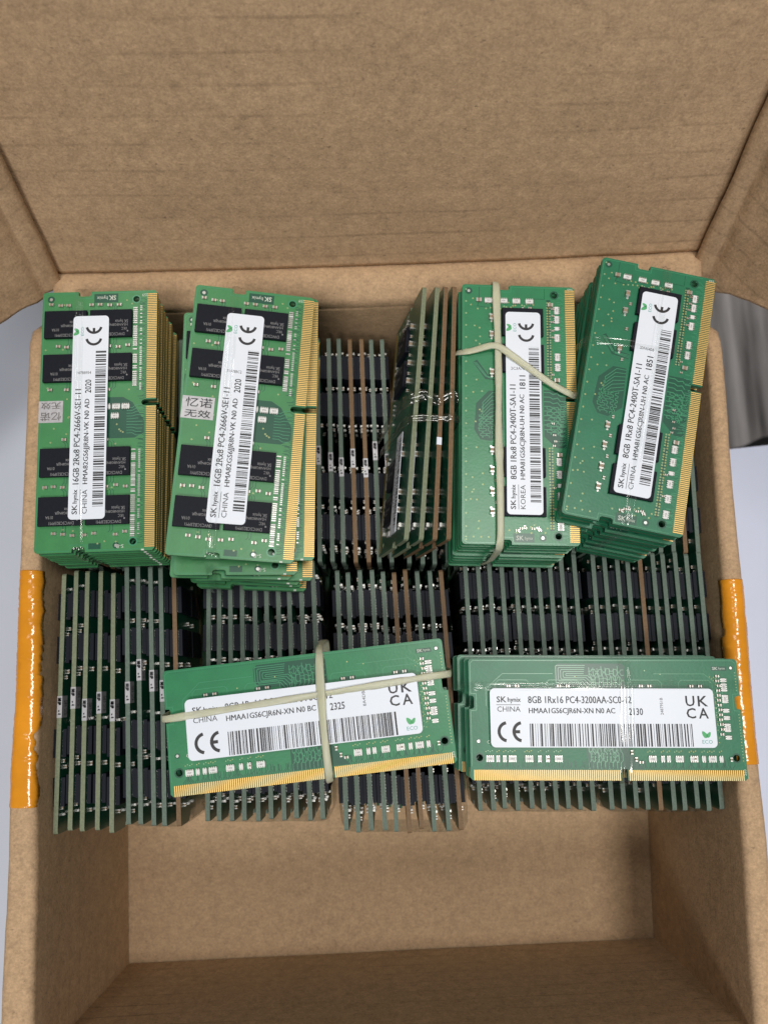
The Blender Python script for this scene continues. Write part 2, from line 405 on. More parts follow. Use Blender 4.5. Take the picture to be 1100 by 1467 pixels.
# lid
mb = MB(); nu, nv = 70, 80; LH = 176.0
def lid_pt(u, v):
    p = hinge(u) + LDIR*v + Vector((0,0,-0.8))
    k = 0.9*nz(u*3.1, v/60, 2) + 0.40*nz(u*7, v/16, 4) + 0.10*nz(u*26, v/5, 8)
    k += 0.10*nz(u*2.0, v/4.5, 15)                       # long shallow flute ripples
    edge = min(1, v/6)
    p += LNRM*k*edge; p.x += (u-0.5)*v*0.012
    return p
for j in range(nv+1):
    for i in range(nu+1): mb.v.append(tuple(lid_pt(i/nu, LH*(j/nv)**1.15)))
for j in range(nv):
    for i in range(nu):
        a = j*(nu+1)+i; mb.f.append((a, a+1, a+nu+2, a+nu+1)); mb.m.append(0)
o = put(mb, 'lid', ['card_lid'], box, smooth=True)
md = o.modifiers.new('s', 'SOLIDIFY'); md.thickness = 0.0028; md.offset = -1
# side flaps of the lid
def ear(u, e, seed, low):
    mb = MB(); e = Vector(e).normalized(); nw, nv = 40, 70
    nrm = e.cross(LDIR).normalized()
    if nrm.y > 0: nrm = -nrm
    for j in range(nv+1):
        for i in range(nw+1):
            w = 62*i/nw; v0 = low(w); v = v0 + (LH - v0)*(j/nv)**1.3
            p = lid_pt(u, max(v, 0)) + LDIR*min(v, 0) + e*w
            t = min(1, w/3)
            k = 1.0*nz(w/16, v/22, seed)*t + 0.55*nz(w/5, v/9, seed+2)*t*math.exp(-max(0, v)/45) + 0.12*nz(w/2, v/3, seed+5)*t
            k += -1.5*math.exp(-((w-5.5)/1.6)**2)*(0.8+0.4*nz(v/9, seed))*t      # crease beside the fold
            mb.v.append(tuple(p + nrm*k))
    for j in range(nv):
        for i in range(nw):
            a = j*(nw+1)+i; mb.f.append((a, a+1, a+nw+2, a+nw+1)); mb.m.append(0)
    o = put(mb, 'lid_flap', ['card_lid'], box, smooth=True)
    md = o.modifiers.new('s', 'SOLIDIFY'); md.thickness = 0.0030; md.offset = 1 if u > 0.5 else -1
    return o
ear(0.0, (-12.5, -13.5, 5), 3.0, lambda w: -3.0 + 1.0*math.exp(-w/3) + 0.5*nz(w/6, 1.0))
ear(1.0, (14, -13, 5.0), 12.0, lambda w: -4.0 - 10.5*math.exp(-w/11) + 0.5*nz(w/6, 4.0))

# ------------------------------------------------------------------ memory module pieces (local: x along, y across, contacts at -y, z out of the face)
HL, HW, PT = 34.8, 15.0, 0.6
def outline():
    p = [(-HL+0.6,-HW), (3.1,-HW), (3.1,-HW+3.0), (3.3,-HW+3.5), (3.9,-HW+3.8), (4.5,-HW+3.5), (4.7,-HW+3.0), (4.7,-HW), (HL-0.6,-HW),
         (HL,-HW+0.6), (HL, 2.3), (HL-1.0, 2.4), (HL-1.3, 2.9), (HL-1.3, 5.1), (HL-1.0, 5.6), (HL, 5.7), (HL, HW-0.8), (HL-0.24, HW-0.24), (HL-0.8, HW),
         (-HL+0.8, HW), (-HL+0.24, HW-0.24), (-HL, HW-0.8), (-HL, 5.7), (-HL+1.0, 5.6), (-HL+1.3, 5.1), (-HL+1.3, 2.9), (-HL+1.0, 2.4), (-HL, 2.3), (-HL,-HW+0.6)]
    return p
HOLES = [(-32.4, -9.6, 0.85), (32.4, -9.6, 0.85)]
def pcb_mesh():
    bm = bmesh.new(); loops = [outline()]
    for (x, y, r) in HOLES: loops.append([(x+r*math.cos(a), y+r*math.sin(a)) for a in [-2*math.pi*i/14 for i in range(14)]])
    edges = []; rings = []
    for lp in loops:
        vs = [bm.verts.new((p[0]*S, p[1]*S, PT*S)) for p in lp]; rings.append(vs)
        edges += [bm.edges.new((vs[i], vs[(i+1) % len(vs)])) for i in range(len(vs))]
    r = bmesh.ops.triangle_fill(bm, use_beauty=True, use_dissolve=False, edges=edges)
    top = [f for f in bm.faces]
    for f in top:
        f.normal_update()
        if f.normal.z < 0: f.normal_flip()
        f.material_index = 0
    low = {v: bm.verts.new((v.co.x, v.co.y, -PT*S)) for ring in rings for v in ring}
    for f in top:
        nf = bm.faces.new([low[v] for v in reversed(f.verts)]); nf.material_index = 0
    for ring in rings:
        for i in range(len(ring)):
            a, c = ring[i], ring[(i+1) % len(ring)]
            nf = bm.faces.new((a, low[a], low[c], c)); nf.material_index = 1
    me = bpy.data.meshes.new('circuit_board'); bm.to_mesh(me); bm.free()
    me.materials.append(M['pcb']); me.materials.append(M['edge_green']); return me
PCB = pcb_mesh()
mb = MB()                                                     # gold fingers, both faces and round the edge
for i in range(136):
    x = -33.75 + 0.5*i
    if 2.75 < x < 5.05: continue
    mb.box(x-0.135, -HW-0.03, -PT-0.03, x+0.135, -HW+2.5, PT+0.03)
for (x0, x1) in ((-34.0, 2.9), (4.9, 34.0)):
    for z in (PT+0.012, -PT-0.012): mb.rect(x0, -HW+0.05, x1, -HW+2.5, z, 1)
CONTACTS = mb.mesh('contacts', ['gold', 'pcb_bare'])
def chip_mesh(lx, ly, text=True, h=1.05):
    mb = MB(); z0, z1 = PT+0.12, PT+0.12+h
    mb.box(-lx/2, -ly/2, z0, lx/2, ly/2, z1, 0, 0.06)
    n = int(ly/0.8)                                            # solder balls seen under the rim
    for s_ in (-1, 1):
        for i in range(n):
            y = -ly/2 + 0.5 + i*(ly-1)/(n-1); mb.box(s_*(lx/2-0.55)-0.2, y-0.2, PT, s_*(lx/2-0.55)+0.2, y+0.2, z0+0.01, 2)
    n = int(lx/0.8)
    for i in range(n):
        x = -lx/2 + 0.5 + i*(lx-1)/(n-1); mb.box(x-0.2, ly/2-0.75, PT, x+0.2, ly/2-0.35, z0+0.01, 2)
    if text:
        z = z1 + 0.012; a = math.pi/2                            # marking runs along +y
        def t(body, v, u0, w, hh): mb.text(body, lx/2 - v, -ly/2 + u0, w, hh, z, 1, a)
        t('SK hynix', 1.9-0.2+0.9, 0.9, 3.4, 1.15); t('H5AN8G8NJJR', 3.7, 1.0, 5.6, 0.85); t('VKC', 4.9, 1.1, 1.5, 0.8); t('019A', 4.9, 7.0, 1.9, 0.8)
        t('DWC5CB23PM1', 6.4, 1.8, 6.2, 0.8); mb.disc(lx/2-6.0, -ly/2+1.0, 0.22, z, 1)
    return mb.mesh('memory_chip', ['chip', 'chip_print', 'silver'])
CHIP = chip_mesh(7.4, 10.9); CHIP_PLAIN = chip_mesh(7.4, 10.9, False); CHIP_T3 = chip_mesh(7.6, 12.6, False); CHIP_T2 = chip_mesh(7.6, 10.9)
def cap(mb, x, y, z, L=1.1, W=0.55, H=0.55, ang=0.0, m=(0, 1)):
    """two-terminal part: body between two solder ends; ang 0 = along x"""
    for (a, b_, mt, g) in ((-L/2, -L*0.24, m[1], 0.05), (-L*0.24, L*0.24, m[0], 0.0), (L*0.24, L/2, m[1], 0.05)):
        w = W/2 + g
        if ang: mb.box(x-w, y+a, z, x+w, y+b_, z+H+g, mt)
        else: mb.box(x+a, y-w, z, x+b_, y+w, z+H+g, mt)
def array_mesh(L, W, pins=4, digits='150'):
    mb = MB(); h = 0.42
    mb.box(-L/2, -W/2+0.12, PT, L/2, W/2-0.12, PT+h, 0, 0.04)
    for i in range(pins):
        x = -L/2 + L*(i+0.5)/pins
        for s_ in (-1, 1): mb.box(x-L/pins*0.30, s_*W/2-0.16, PT, x+L/pins*0.30, s_*W/2+0.16, PT+h+0.03, 1)
    if digits: mb.text(digits, -L*0.22, -W*0.15, L*0.44, W*0.30, PT+h+0.02, 2)
    return mb.mesh('resistor_array', ['ceramic', 'silver', 'ink'])
ARRAY = array_mesh(2.05, 1.25); ARRAY_S = array_mesh(1.0, 1.25, 2, '')
R3 = random.Random(5)
def via_mb(mb, pts, z=PT+0.02):
    for (x, y) in pts: mb.disc(x, y, 0.22, z, 0, 8); mb.disc(x, y, 0.09, z+0.01, 1, 6)
def border(mb, z, inset=0.45, mat=0, gap=True):
    i = inset
    mb.ribbon([(-HL+i, -HW+3.4), (-HL+i, 1.9), (-HL+1.9, 2.0), (-HL+1.9, 6.1), (-HL+i, 6.2), (-HL+i, HW-1.2), (-HL+1.2, HW-i), (HL-1.2, HW-i), (HL-i, HW-1.2), (HL-i, 6.2),
               (HL-1.9, 6.1), (HL-1.9, 2.0), (HL-i, 1.9), (HL-i, -HW+3.4)], 0.14, z, mat)
def annulus(mb, m_ring, m_in):
    for (x, y, r) in HOLES: mb.disc(x, y, r+0.34, PT+0.025, m_ring, 16, r+0.02)
def fan_out(mb, z, x0, x1, step, seed, mat):
    """short angled tracks from the parts down to the gold fingers"""
    rr = random.Random(seed); x = x0
    while x < x1:
        d = rr.uniform(-0.7, 0.9); L = rr.uniform(0.6, 1.2)
        mb.ribbon([(x, -HW+2.5), (x, -HW+3.0), (x+d, -HW+3.0+abs(d)), (x+d, -HW+3.3+abs(d)+L)], 0.13, z, mat); x += step
def meander(x0, y0, x1, y1, lines, amp, vertical=False):
    out = []
    for k in range(lines):
        t = (k+0.5)/lines; pts = []; n = 9; kk = R3.randint(0, 1)
        for i in range(n+1):
            u = i/n
            off = amp*(1 if (i+kk) % 2 else -1)*R3.choice((0.2, 1, 1, .6))
            if vertical:
                xx = x0+(x1-x0)*t; yy = y0+(y1-y0)*u; pts += [(xx+off, yy-0.02), (xx+off, yy+(y1-y0)/n*0.75)]
            else:
                xx = x0+(x1-x0)*u; yy = y0+(y1-y0)*t; pts += [(xx, yy+off), (xx+(x1-x0)/n*0.75, yy+off)]
        out.append(pts)
    return out

# ---- label printing
def ce_mark(mb, u, v, h, z, mat):
    r = h/2; t = h*0.15
    def arc(cx, a0, a1):
        n = 14; pts = []
        for i in range(n+1):
            a = a0 + (a1-a0)*i/n; pts.append((cx + (r-t/2)*math.cos(a), v + r + (r-t/2)*math.sin(a)))
        mb.ribbon(pts, t, z, mat)
    arc(u + r, R(100), R(260)); arc(u + r*2.45 , R(100), R(260))
    mb.rect(u + r*1.52, v + r - t/2, u + r*2.2, v + r + t/2, z+0.004, mat)
def leaf_mark(mb, u, v, w, z, green, teal):
    def leaf(cx, cy, L, W, a):
        pts = []
        for i in range(12):
            t = 2*math.pi*i/12; x = L/2*math.cos(t); y = W/2*math.sin(t)*(1-0.3*math.cos(t)); pts.append((cx + x*math.cos(a)-y*math.sin(a), cy + x*math.sin(a)+y*math.cos(a)))
        mb.poly(pts, z, green)
    leaf(u+w*0.28, v+w*0.85, w*0.75, w*0.42, R(125)); leaf(u+w*0.68, v+w*0.83, w*0.62, w*0.34, R(55))
    mb.text('ECO', u, v, w, w*0.34, z, teal)
def barcode(mb, u0, u1, v0, v1, z, mat, seed):
    rr = random.Random(seed); u = u0; unit = 0.115
    while u < u1:
        w = unit*rr.choice((1,1,2,2,3,4)); mb.rect(u, v0, min(u+w, u1), v1, z, mat); u += w + unit*rr.choice((1,1,2,2,3,4))
def rounded(w, h, r, n=5):
    pts = []
    for (cx, cy, a0) in ((w-r, r, -90), (w-r, h-r, 0), (r, h-r, 90), (r, r, 180)):
        for i in range(n+1): a = R(a0 + 90*i/n); pts.append((cx+r*math.cos(a), cy+r*math.sin(a)))
    return pts
def label_sheet(w, h, r=1.0):
    mb = MB(); pts = rounded(w, h, r); k = len(pts)
    mb.add([(x,y,0.0) for x,y in pts]+[(x,y,0.12) for x,y in pts], [tuple(range(k-1,-1,-1)), tuple(range(k,2*k))]+[(i,(i+1)%k,(i+1)%k+k,i+k) for i in range(k)])
    return mb.mesh('label', ['label'])
ZP = 0.14
def print_long(line1, line2, date, land, serial, seed):          # 54 x 9.2 mm
    mb = MB()
    mb.text('SK', 1.3, 6.95, 2.5, 1.35, ZP, 0, bold=True); mb.text('hynix', 4.1, 6.65, 3.5, 1.5, ZP, 0, bold=True)
    mb.rect(1.3, 6.2, 7.7, 6.32, ZP, 0); mb.text(land, 1.4, 4.5, 6.2, 1.25, ZP, 0)
    mb.text(line1, 9.0, 6.7, 25.0, 1.55, ZP, 0, bold=True); mb.text(line2, 9.0, 4.15, 22.4, 1.6, ZP, 0, bold=True); mb.text(date, 33.0, 4.15, 3.6, 1.6, ZP, 0, bold=True)
    barcode(mb, 3.2, 44.4, 0.5, 3.2, ZP, 0, seed)
    ce_mark(mb, 45.8, 1.6, 4.4, ZP, 0); leaf_mark(mb, 48.6, 6.4, 2.3, ZP, 1, 2)
    mb.text(serial, 38.1, 7.9, 3.6, 0.75, ZP, 0, -math.pi/2)
    return mb.mesh('printing', ['ink', 'leaf', 'teal'])
def print_wide(line1, line2, date, land, serial, seed):          # 57 x 14.5 mm
    mb = MB()
    mb.text('SK', 1.7, 11.0, 2.5, 1.5, ZP, 0, bold=True); mb.text('hynix', 4.5, 10.75, 3.3, 1.55, ZP, 0, bold=True)
    mb.rect(1.6, 10.35, 7.7, 10.47, ZP, 0); mb.text(land, 1.8, 8.7, 5.9, 1.3, ZP, 0)
    mb.text(line1, 9.7, 10.8, 26.3, 1.75, ZP, 0, bold=True); mb.text(line2, 9.8, 7.9, 21.9, 1.75, ZP, 0, bold=True); mb.text(date, 35.2, 7.9, 3.6, 1.75, ZP, 0, bold=True)
    barcode(mb, 9.9, 51.0, 0.25, 5.8, ZP, 0, seed)
    ce_mark(mb, 1.7, 1.2, 5.2, ZP, 0)
    mb.text('U', 49.8, 10.1, 2.3, 2.6, ZP, 0, bold=True); mb.text('K', 52.9, 10.1, 2.6, 2.6, ZP, 0, bold=True)
    mb.text('C', 49.8, 7.1, 2.4, 2.6, ZP, 0, bold=True); mb.text('A', 52.9, 7.1, 2.5, 2.6, ZP, 0, bold=True)
    leaf_mark(mb, 53.2, 1.0, 2.6, ZP, 1, 2)
    mb.text(serial, 44.0, 8.0, 4.2, 0.75, ZP, 0, math.pi/2)
    return mb.mesh('printing', ['ink', 'leaf', 'teal'])

# ---- surface art of the three board kinds: copper pattern, vias, small parts
def art_t1():
    a = MB(); z = PT+0.012
    border(a, z+0.012, mat=1); annulus(a, 1, 0)
    a.poly([(5.5,-2.4),(5.5,-6.5),(4.0,-9.0),(-1.0,-12.0),(-4.2,-12.0),(-5.5,-9.6),(-5.5,-1.0),(2,-1.0)], z, 0)
    for k in range(10): a.ribbon([(-4.8+k*0.9, -12.2+0.2*abs(k-5)), (-4.8+k*0.9, -10.0), (-4.2+k*0.75, -9.0), (-4.2+k*0.75, -7.5)], 0.14, z+0.012, 1)
    a.rect(HL-3.2, -4.8, HL-0.7, 1.5, z, 0); a.text('SK', HL-1.2, -4.2, 1.9, 1.3, z+0.014, 3, math.pi/2, True); a.text('hynix', HL-1.1, -2.0, 2.8, 1.3, z+0.014, 3, math.pi/2)
    a.rect(-HL+0.7, -1.6, -HL+2.2, 1.5, z, 0)
    a.text('259', HL-0.9, -12.6, 1.5, 0.8, z+0.014, 3, math.pi/2); a.text('1', -HL+0.4, -12.4, 0.7, 0.4, z+0.014, 3, math.pi/2); a.text('S-B', -HL+1.7, -7.3, 1.9, 0.9, z+0.014, 3, math.pi/2)
    a.disc(HL-2.0, HW-2.2, 0.95, z+0.002, 0, 16); a.disc(HL-2.0, HW-2.2, 0.42, z+0.014, 2, 12)
    a.disc(-HL+1.5, -5.4, 0.85, z+0.002, 0, 16); a.disc(-HL+1.5, -5.4, 0.42, z+0.014, 2, 12)
    fan_out(a, z+0.012, -32.5, 2.6, 0.5, 3, 0); fan_out(a, z+0.012, 5.2, 32.5, 0.5, 4, 0)
    for cx in (25.4, 13.4, -11.7, -24.3):                         # twin leads from each chip to its capacitors
        for cy in (8.5, -3.3):
            for s_ in (1, -1):
                for d in (-1.2, -0.5): a.ribbon([(cx+s_*3.6, cy+d), (cx+s_*5.1, cy+d), (cx+s_*5.6, cy+d+0.5)], 0.13, z+0.010, 0)
    v = MB(); rr = random.Random(8); pts = []
    for k in range(120):
        x, y = rr.uniform(-33.5, 33.5), rr.uniform(-8.5, 14)
        if any(abs(x-cx) < 4.6 for cx in (25.4, 13.4, -11.7, -24.3)) or abs(x) > 32.3 and 1 < y < 7: continue
        pts.append((x, y))
    via_mb(v, pts)
    c = MB()
    for x in (31.0, 19.4, -18.0, -30.2, 7.8, -5.8):
        for y in (12.4, 10.2, 8.0, 5.6, 2.2, -0.2, -2.6, -5.4, -7.6):
            if abs(x) < 8 and (y > 9 or y < -3.5) and rr.random() < 0.8: continue
            if rr.random() < 0.14: continue
            cap(c, x+rr.uniform(-.35,.35), y+rr.uniform(-.3,.3), PT, 1.15, 0.6, 0.55, 1)
    for k in range(2):
        for (xa, xb) in ((-31, -8.4), (7.5, 30.5)):
            x = xa
            while x < xb:
                if k == 0:
                    if rr.random() < 0.86: c.box(x-0.16, -10.05, PT, x+0.16, -8.95, PT+0.32, 2 if rr.random() < .40 else 1)
                else:
                    if rr.random() < 0.7: c.box(x-0.13, -11.2, PT, x+0.13, -10.65, PT+0.10, 1)
                x += 0.52
    return a.mesh('traces', ['pcb_bare', 'trace', 'silver', 'silk']), v.mesh('vias', ['via', 'pcb_bare']), c.mesh('capacitors', ['capbody', 'silver', 'ceramic'])
def art_t2():
    a = MB(); z = PT+0.012; rr = random.Random(21)
    border(a, z+0.012, mat=1); annulus(a, 0, 0)
    P = [(5.5,4.6),(5.5,8.0),(2.0,11.3),(-5.0,11.8),(-7.6,10.2),(-8.0,7.4),(-6.0,5.4),(-5.0,4.2)]
    a.poly(P[::-1], z, 0)
    for k in range(7): a.ribbon([(5.0-k*0.9, 4.5), (5.0-k*1.1, 7.0+k*0.15), (2.2-k*1.15, 9.6+k*0.2), (0.6-k*0.9, 9.4)], 0.16, z+0.012, 1)
    for pts in meander(-7.2, 5.6, -1.5, 10.6, 5, 0.45): a.ribbon(pts, 0.16, z+0.012, 1)
    P2 = [(6.0,-6.4),(6.0,-12.2),(-9.5,-12.2),(-9.5,-9.6),(-6.5,-6.4)]
    a.poly(P2[::-1], z, 0)
    for k in range(9): a.ribbon([(5.4-k*1.25, -6.4), (5.4-k*1.25, -8.0), (4.9-k*1.25, -8.8), (5.2-k*1.25, -10.0), (4.4-k*1.35, -10.8), (4.4-k*1.35, -12.2)], 0.22, z+0.012, 1)
    for pts in meander(-6.0, -11.0, 1.0, -7.2, 4, 0.5): a.ribbon(pts, 0.18, z+0.014, 1)
    a.ribbon([(13.5,11.6),(9.2,8.5),(8.8,4.4)], 1.3, z, 0)
    for d in (-0.35, 0.0, 0.35): a.ribbon([(13.2,11.6+d),(9.2+d*0.5,8.5+d),(8.8+d,4.4)], 0.14, z+0.012, 1)
    a.ribbon([(HL-0.6, 10.4), (HL-4.6, 10.4), (HL-6.0, 10.9), (HL-6.4, 8.0)], 0.14, z+0.01, 0)
    a.ribbon([(HL-0.6, -7.0), (HL-3.6, -7.0), (HL-3.6, -3.6), (HL-6.6, -3.6)], 0.14, z+0.01, 0)
    a.rect(-HL+0.7, -3.4, -HL+3.0, 1.9, z, 0); a.text('SK', -HL+1.2, 1.2, 1.9, 1.2, z+0.014, 3, -math.pi/2, True); a.text('hynix', -HL+1.1, -1.0, 2.0, 1.1, z+0.014, 3, -math.pi/2)
    for (x, y) in ((HL-1.8, HW-1.8), (-HL+1.9, -5.6)): a.disc(x, y, 0.95, z+0.002, 0, 16); a.disc(x, y, 0.40, z+0.014, 2, 12)
    a.text('260', HL-0.4, -14.6, 1.4, 0.5, z+0.014, 3, math.pi/2)
    fan_out(a, z+0.012, -32.5, 2.6, 0.5, 13, 1); fan_out(a, z+0.012, 5.2, 32.5, 0.5, 14, 1)
    for (x0, x1) in ((-31, -10), (9, 31)):
        a.rect(x0, -8.6, x1, -7.5, z-0.004, 0)
    v = MB(); pts = [(-33.6+k*3.35, 13.9) for k in range(21)] + [(-32.9, 13.9-k*1.9) for k in range(4)]
    pts += [(rr.uniform(-31, 31), rr.uniform(9.5, 13)) for k in range(26)]
    pts += [(x+rr.uniform(-.1,.1), y) for x in [-30.5+k*0.75 for k in range(82)] if abs(x) > 9 for y in (-7.7, -8.4)]
    pts += [(29.0+rr.uniform(-1,1.2), y) for y in [8.6-k*0.6 for k in range(22)]]
    pts += [(-HL+rr.uniform(3,5.2), rr.uniform(-7,3)) for k in range(12)]
    via_mb(v, pts)
    c = MB()
    for x in (25.6, 20.8, 10.4, -10.4, -15.6, -21.2, -26.4):
        cap(c, x, 7.3, PT, 1.5, 0.95, 0.85, 0); c.disc(x+1.0, 7.5, 0.30, PT+0.03, 1, 8); c.disc(x-1.0, 7.1, 0.30, PT+0.03, 1, 8)
    for x in (23.0, 16.0, 7.5, -8.0, -13, -18.4, -24): cap(c, x, 6.2, PT, 0.8, 0.5, 0.4, 0)
    for (x, y) in ((30.3, 10.6), (29.4, -8.4), (8.6, -9.8), (-11.4, -10.2)): cap(c, x, y, PT, 1.4, 0.9, 0.7, 1)
    for k in range(16): cap(c, rr.choice((28.2, -30.5, -31.2, 27.6))+rr.uniform(-.3,.3), rr.uniform(-6.5, 4.5), PT, 0.8, 0.45, 0.4, rr.randint(0,1))
    for k in range(14): cap(c, rr.uniform(-30, 30), -8.9+rr.uniform(-.3,.3), PT, 0.7, 0.4, 0.35, 1)
    return a.mesh('traces', ['pcb_bare', 'trace', 'silver', 'silk']), v.mesh('vias', ['via', 'pcb_bare']), c.mesh('capacitors', ['capbody', 'silver', 'ceramic'])
T3_ROW = [(148,1),(175,0),(198,0),(225,1),(282,1),(318,0),(345,0),(383,1),(705,1),(740,0),(760,0),(797,1),(847,1),(880,0),(910,1),(940,0)]
T3_ROW = [((640 + p/2.391 - 871.6)/5.69, k) for p, k in T3_ROW]
def art_t3():
    a = MB(); z = PT+0.012; rr = random.Random(33)
    border(a, z+0.012, mat=1); annulus(a, 0, 0)
    a.poly([(-12.5,13.0),(-12.5,9.6),(-11.2,8.2),(-6.0,8.0),(-4.5,5.5),(5.5,5.5),(5.5,13.2),(4.8,13.8),(-11.6,13.8)], z, 0)
    for k in range(5):                                            # nested hairpins
        y0 = 13.3 - k*0.52; y1 = 8.9 + k*0.45
        a.ribbon([(-4.6-k*0.1, y0), (-12.0+k*0.62, y0), (-12.2+k*0.62, y0-0.3), (-12.2+k*0.62, y1+0.3), (-12.0+k*0.62, y1), (-6.0+k*0.5, y1), (-5.0+k*0.6, y1-1.3), (-5.0+k*0.6, 5.5)], 0.17, z+0.012, 1)
    for k in range(8):
        x = -3.6 + k*1.05; a.ribbon([(x, 13.4-rr.random()), (x, 11.0), (x+0.4, 10.4), (x+0.4, 8.2), (x, 7.6), (x, 5.5)], 0.17, z+0.012, 1)
    for pts in meander(-3.8, 8.4, 4.6, 12.6, 4, 0.4): a.ribbon(pts, 0.15, z+0.014, 1)
    a.poly([(5.0,-6.9),(-5.2,-6.9),(-5.2,-12.3),(5.2,-12.3),(9.0,-12.3),(6.5,-9.4)][::-1], z, 0)
    for k in range(9):
        x = -4.7 + k*1.0; a.ribbon([(x, -6.9), (x, -8.0), (x+0.45, -8.5), (x+0.45, -10.2), (x-0.1, -10.8), (x-0.1, -12.3)], 0.19, z+0.012, 1)
    for pts in meander(-4.6, -10.6, 2.2, -7.4, 4, 0.42): a.ribbon(pts, 0.15, z+0.014, 1)
    for s_ in (-1, 1):                                            # pale outlines round the chip field
        a.ribbon([(s_*13.0, 11.2), (s_*26.0, 11.2), (s_*30.4, 7.4), (s_*30.4, 3.0)], 0.13, z+0.012, 1)
        for cx in (10.5, 23.5):
            a.ribbon([(s_*(cx-4.2), 7.6), (s_*(cx-4.2), 9.0), (s_*(cx-3.6), 9.6), (s_*(cx+3.6), 9.6), (s_*(cx+4.4), 8.8), (s_*(cx+4.4), 7.6)], 0.13, z+0.012, 1)
            a.rect(s_*cx-2.0, 7.6, s_*cx+2.0, 8.5, z, 0)
    a.rect(HL-6.8, HW-3.0, HL-2.9, HW-1.9, z, 0); a.text('SK', HL-6.5, HW-2.8, 1.4, 0.75, z+0.014, 3, 0, True); a.text('hynix', HL-4.9, HW-2.85, 1.7, 0.75, z+0.014, 3)
    for (x, y) in ((HL-1.7, HW-2.3), (-HL+2.2, -5.6)): a.disc(x, y, 0.62, z+0.002, 0, 16); a.disc(x, y, 0.36, z+0.014, 2, 12)
    fan_out(a, z+0.012, -31.5, 2.6, 0.42, 23, 0); fan_out(a, z+0.012, 5.2, 31.5, 0.42, 24, 0)
    a.text('260', HL-0.3, -13.8, 1.5, 0.6, z+0.014, 3, math.pi/2); a.text('C40', -HL+4.4, -6.2, 1.9, 0.8, z+0.014, 3)
    v = MB(); pts = [(-33.0+k*0.55, 14.2) for k in range(121)]
    small = MB()
    for (x, y) in pts: small.disc(x, y, 0.10, PT+0.02, 1, 6)
    for k in range(16): small.disc(HL-0.75, 1.0-k*0.75, 0.13, PT+0.02, 0, 6)
    for k in range(7): small.disc(HL-0.75, 7.0+k*0.75, 0.13, PT+0.02, 0, 6)
    for (x, k) in T3_ROW:
        for i in range(4 if k else 2): small.disc(x-0.8*k-0.2+i*0.55, -8.15+0.25*(i % 2), 0.13, PT+0.02, 0, 6)
    for k in range(60): small.disc(27.4+rr.choice((0,0.5,1.0,1.5))+rr.uniform(-.1,.1), rr.uniform(-6, 10.5), 0.11, PT+0.02, 0, 6)
    for k in range(14): small.disc(rr.uniform(-32, 32), rr.uniform(-7.6, 13), 0.16, PT+0.02, 0, 6)
    c = MB()
    for (x, y, an) in ((7.0,-9.9,1),(8.2,-10.6,0),(-15.2,-9.8,1),(21.9,-9.7,1),(30.9,-9.9,1),(6.0,-8.2,1)): cap(c, x, y, PT, 1.0, 0.5, 0.45, an)
    for k in range(13): cap(c, 29.3+rr.uniform(-.2,.2), 10.6-k*1.2, PT, 0.9, 0.5, 0.45, 0)
    for s_ in (-1, 1):
        for cx in (10.5, 23.5):
            for d in (-1.1, 1.1): cap(c, s_*cx+d, 8.1, PT, 0.9, 0.5, 0.4, 0)
    return a.mesh('traces', ['pcb_bare', 'trace', 'silver', 'silk']), small.mesh('vias', ['via', 'pcb_bare']), c.mesh('capacitors', ['capbody', 'silver', 'ceramic'])
ART1, ART2, ART3 = art_t1(), art_t2(), art_t3()
T1_CH = [(x, y) for x in (25.4, 13.4, -11.7, -24.3) for y in (8.5, -3.3)]
T2_CH = [(x, -0.9) for x in (24.2, 14.2, -13.6, -23.8)]
T3_CH = [(x, 0.6) for x in (-23.5, -10.5, 10.5, 23.5)]

def sticker_meshes(turn):
    w, d = 5.8, (7.8 if turn else 6.2)                                               # laps over the board edge at y = +15
    s_ = MB(); z = PT+0.05
    rr = random.Random(4 + int(turn))
    nx_, ny_ = 6, 8
    for j in range(ny_+1):
        for i in range(nx_+1):
            s_.v.append((-w/2+w*i/nx_, HW+0.06-d*j/ny_, z + 0.10*abs(nz(i*0.7, j*0.6, 5+turn))))
    for j in range(ny_):
        for i in range(nx_):
            a = j*(nx_+1)+i; s_.f.append((a, a+nx_+1, a+nx_+2, a+1)); s_.m.append(0)
    s_.add([(-w/2,HW+0.06,z),(w/2,HW+0.06,z),(w/2,HW+0.06,-z),(-w/2,HW+0.06,-z)], [(0,1,2,3)])
    s_.add([(-w/2,HW+0.06,-z),(w/2,HW+0.06,-z),(w/2,HW-2,-z),(-w/2,HW-2,-z)], [(0,1,2,3)])
    p = MB(); zz = z+0.14
    if turn: p.text('忆诺', 0.15, 14.2, 6.4, 2.4, zz, 0, -math.pi/2); p.text('无效', -2.5, 14.2, 6.2, 1.9, zz, 0, -math.pi/2)
    else: p.text('忆诺', -0.15, 9.3, 5.2, 2.2, zz, 0, math.pi/2); p.text('无效', 2.5, 9.4, 5.0, 1.8, zz, 0, math.pi/2)
    return s_.mesh('warranty_sticker', ['sticker']), p.mesh('printing', ['ink' if turn else 'ink_worn'])
STK = [sticker_meshes(0), sticker_meshes(1)]

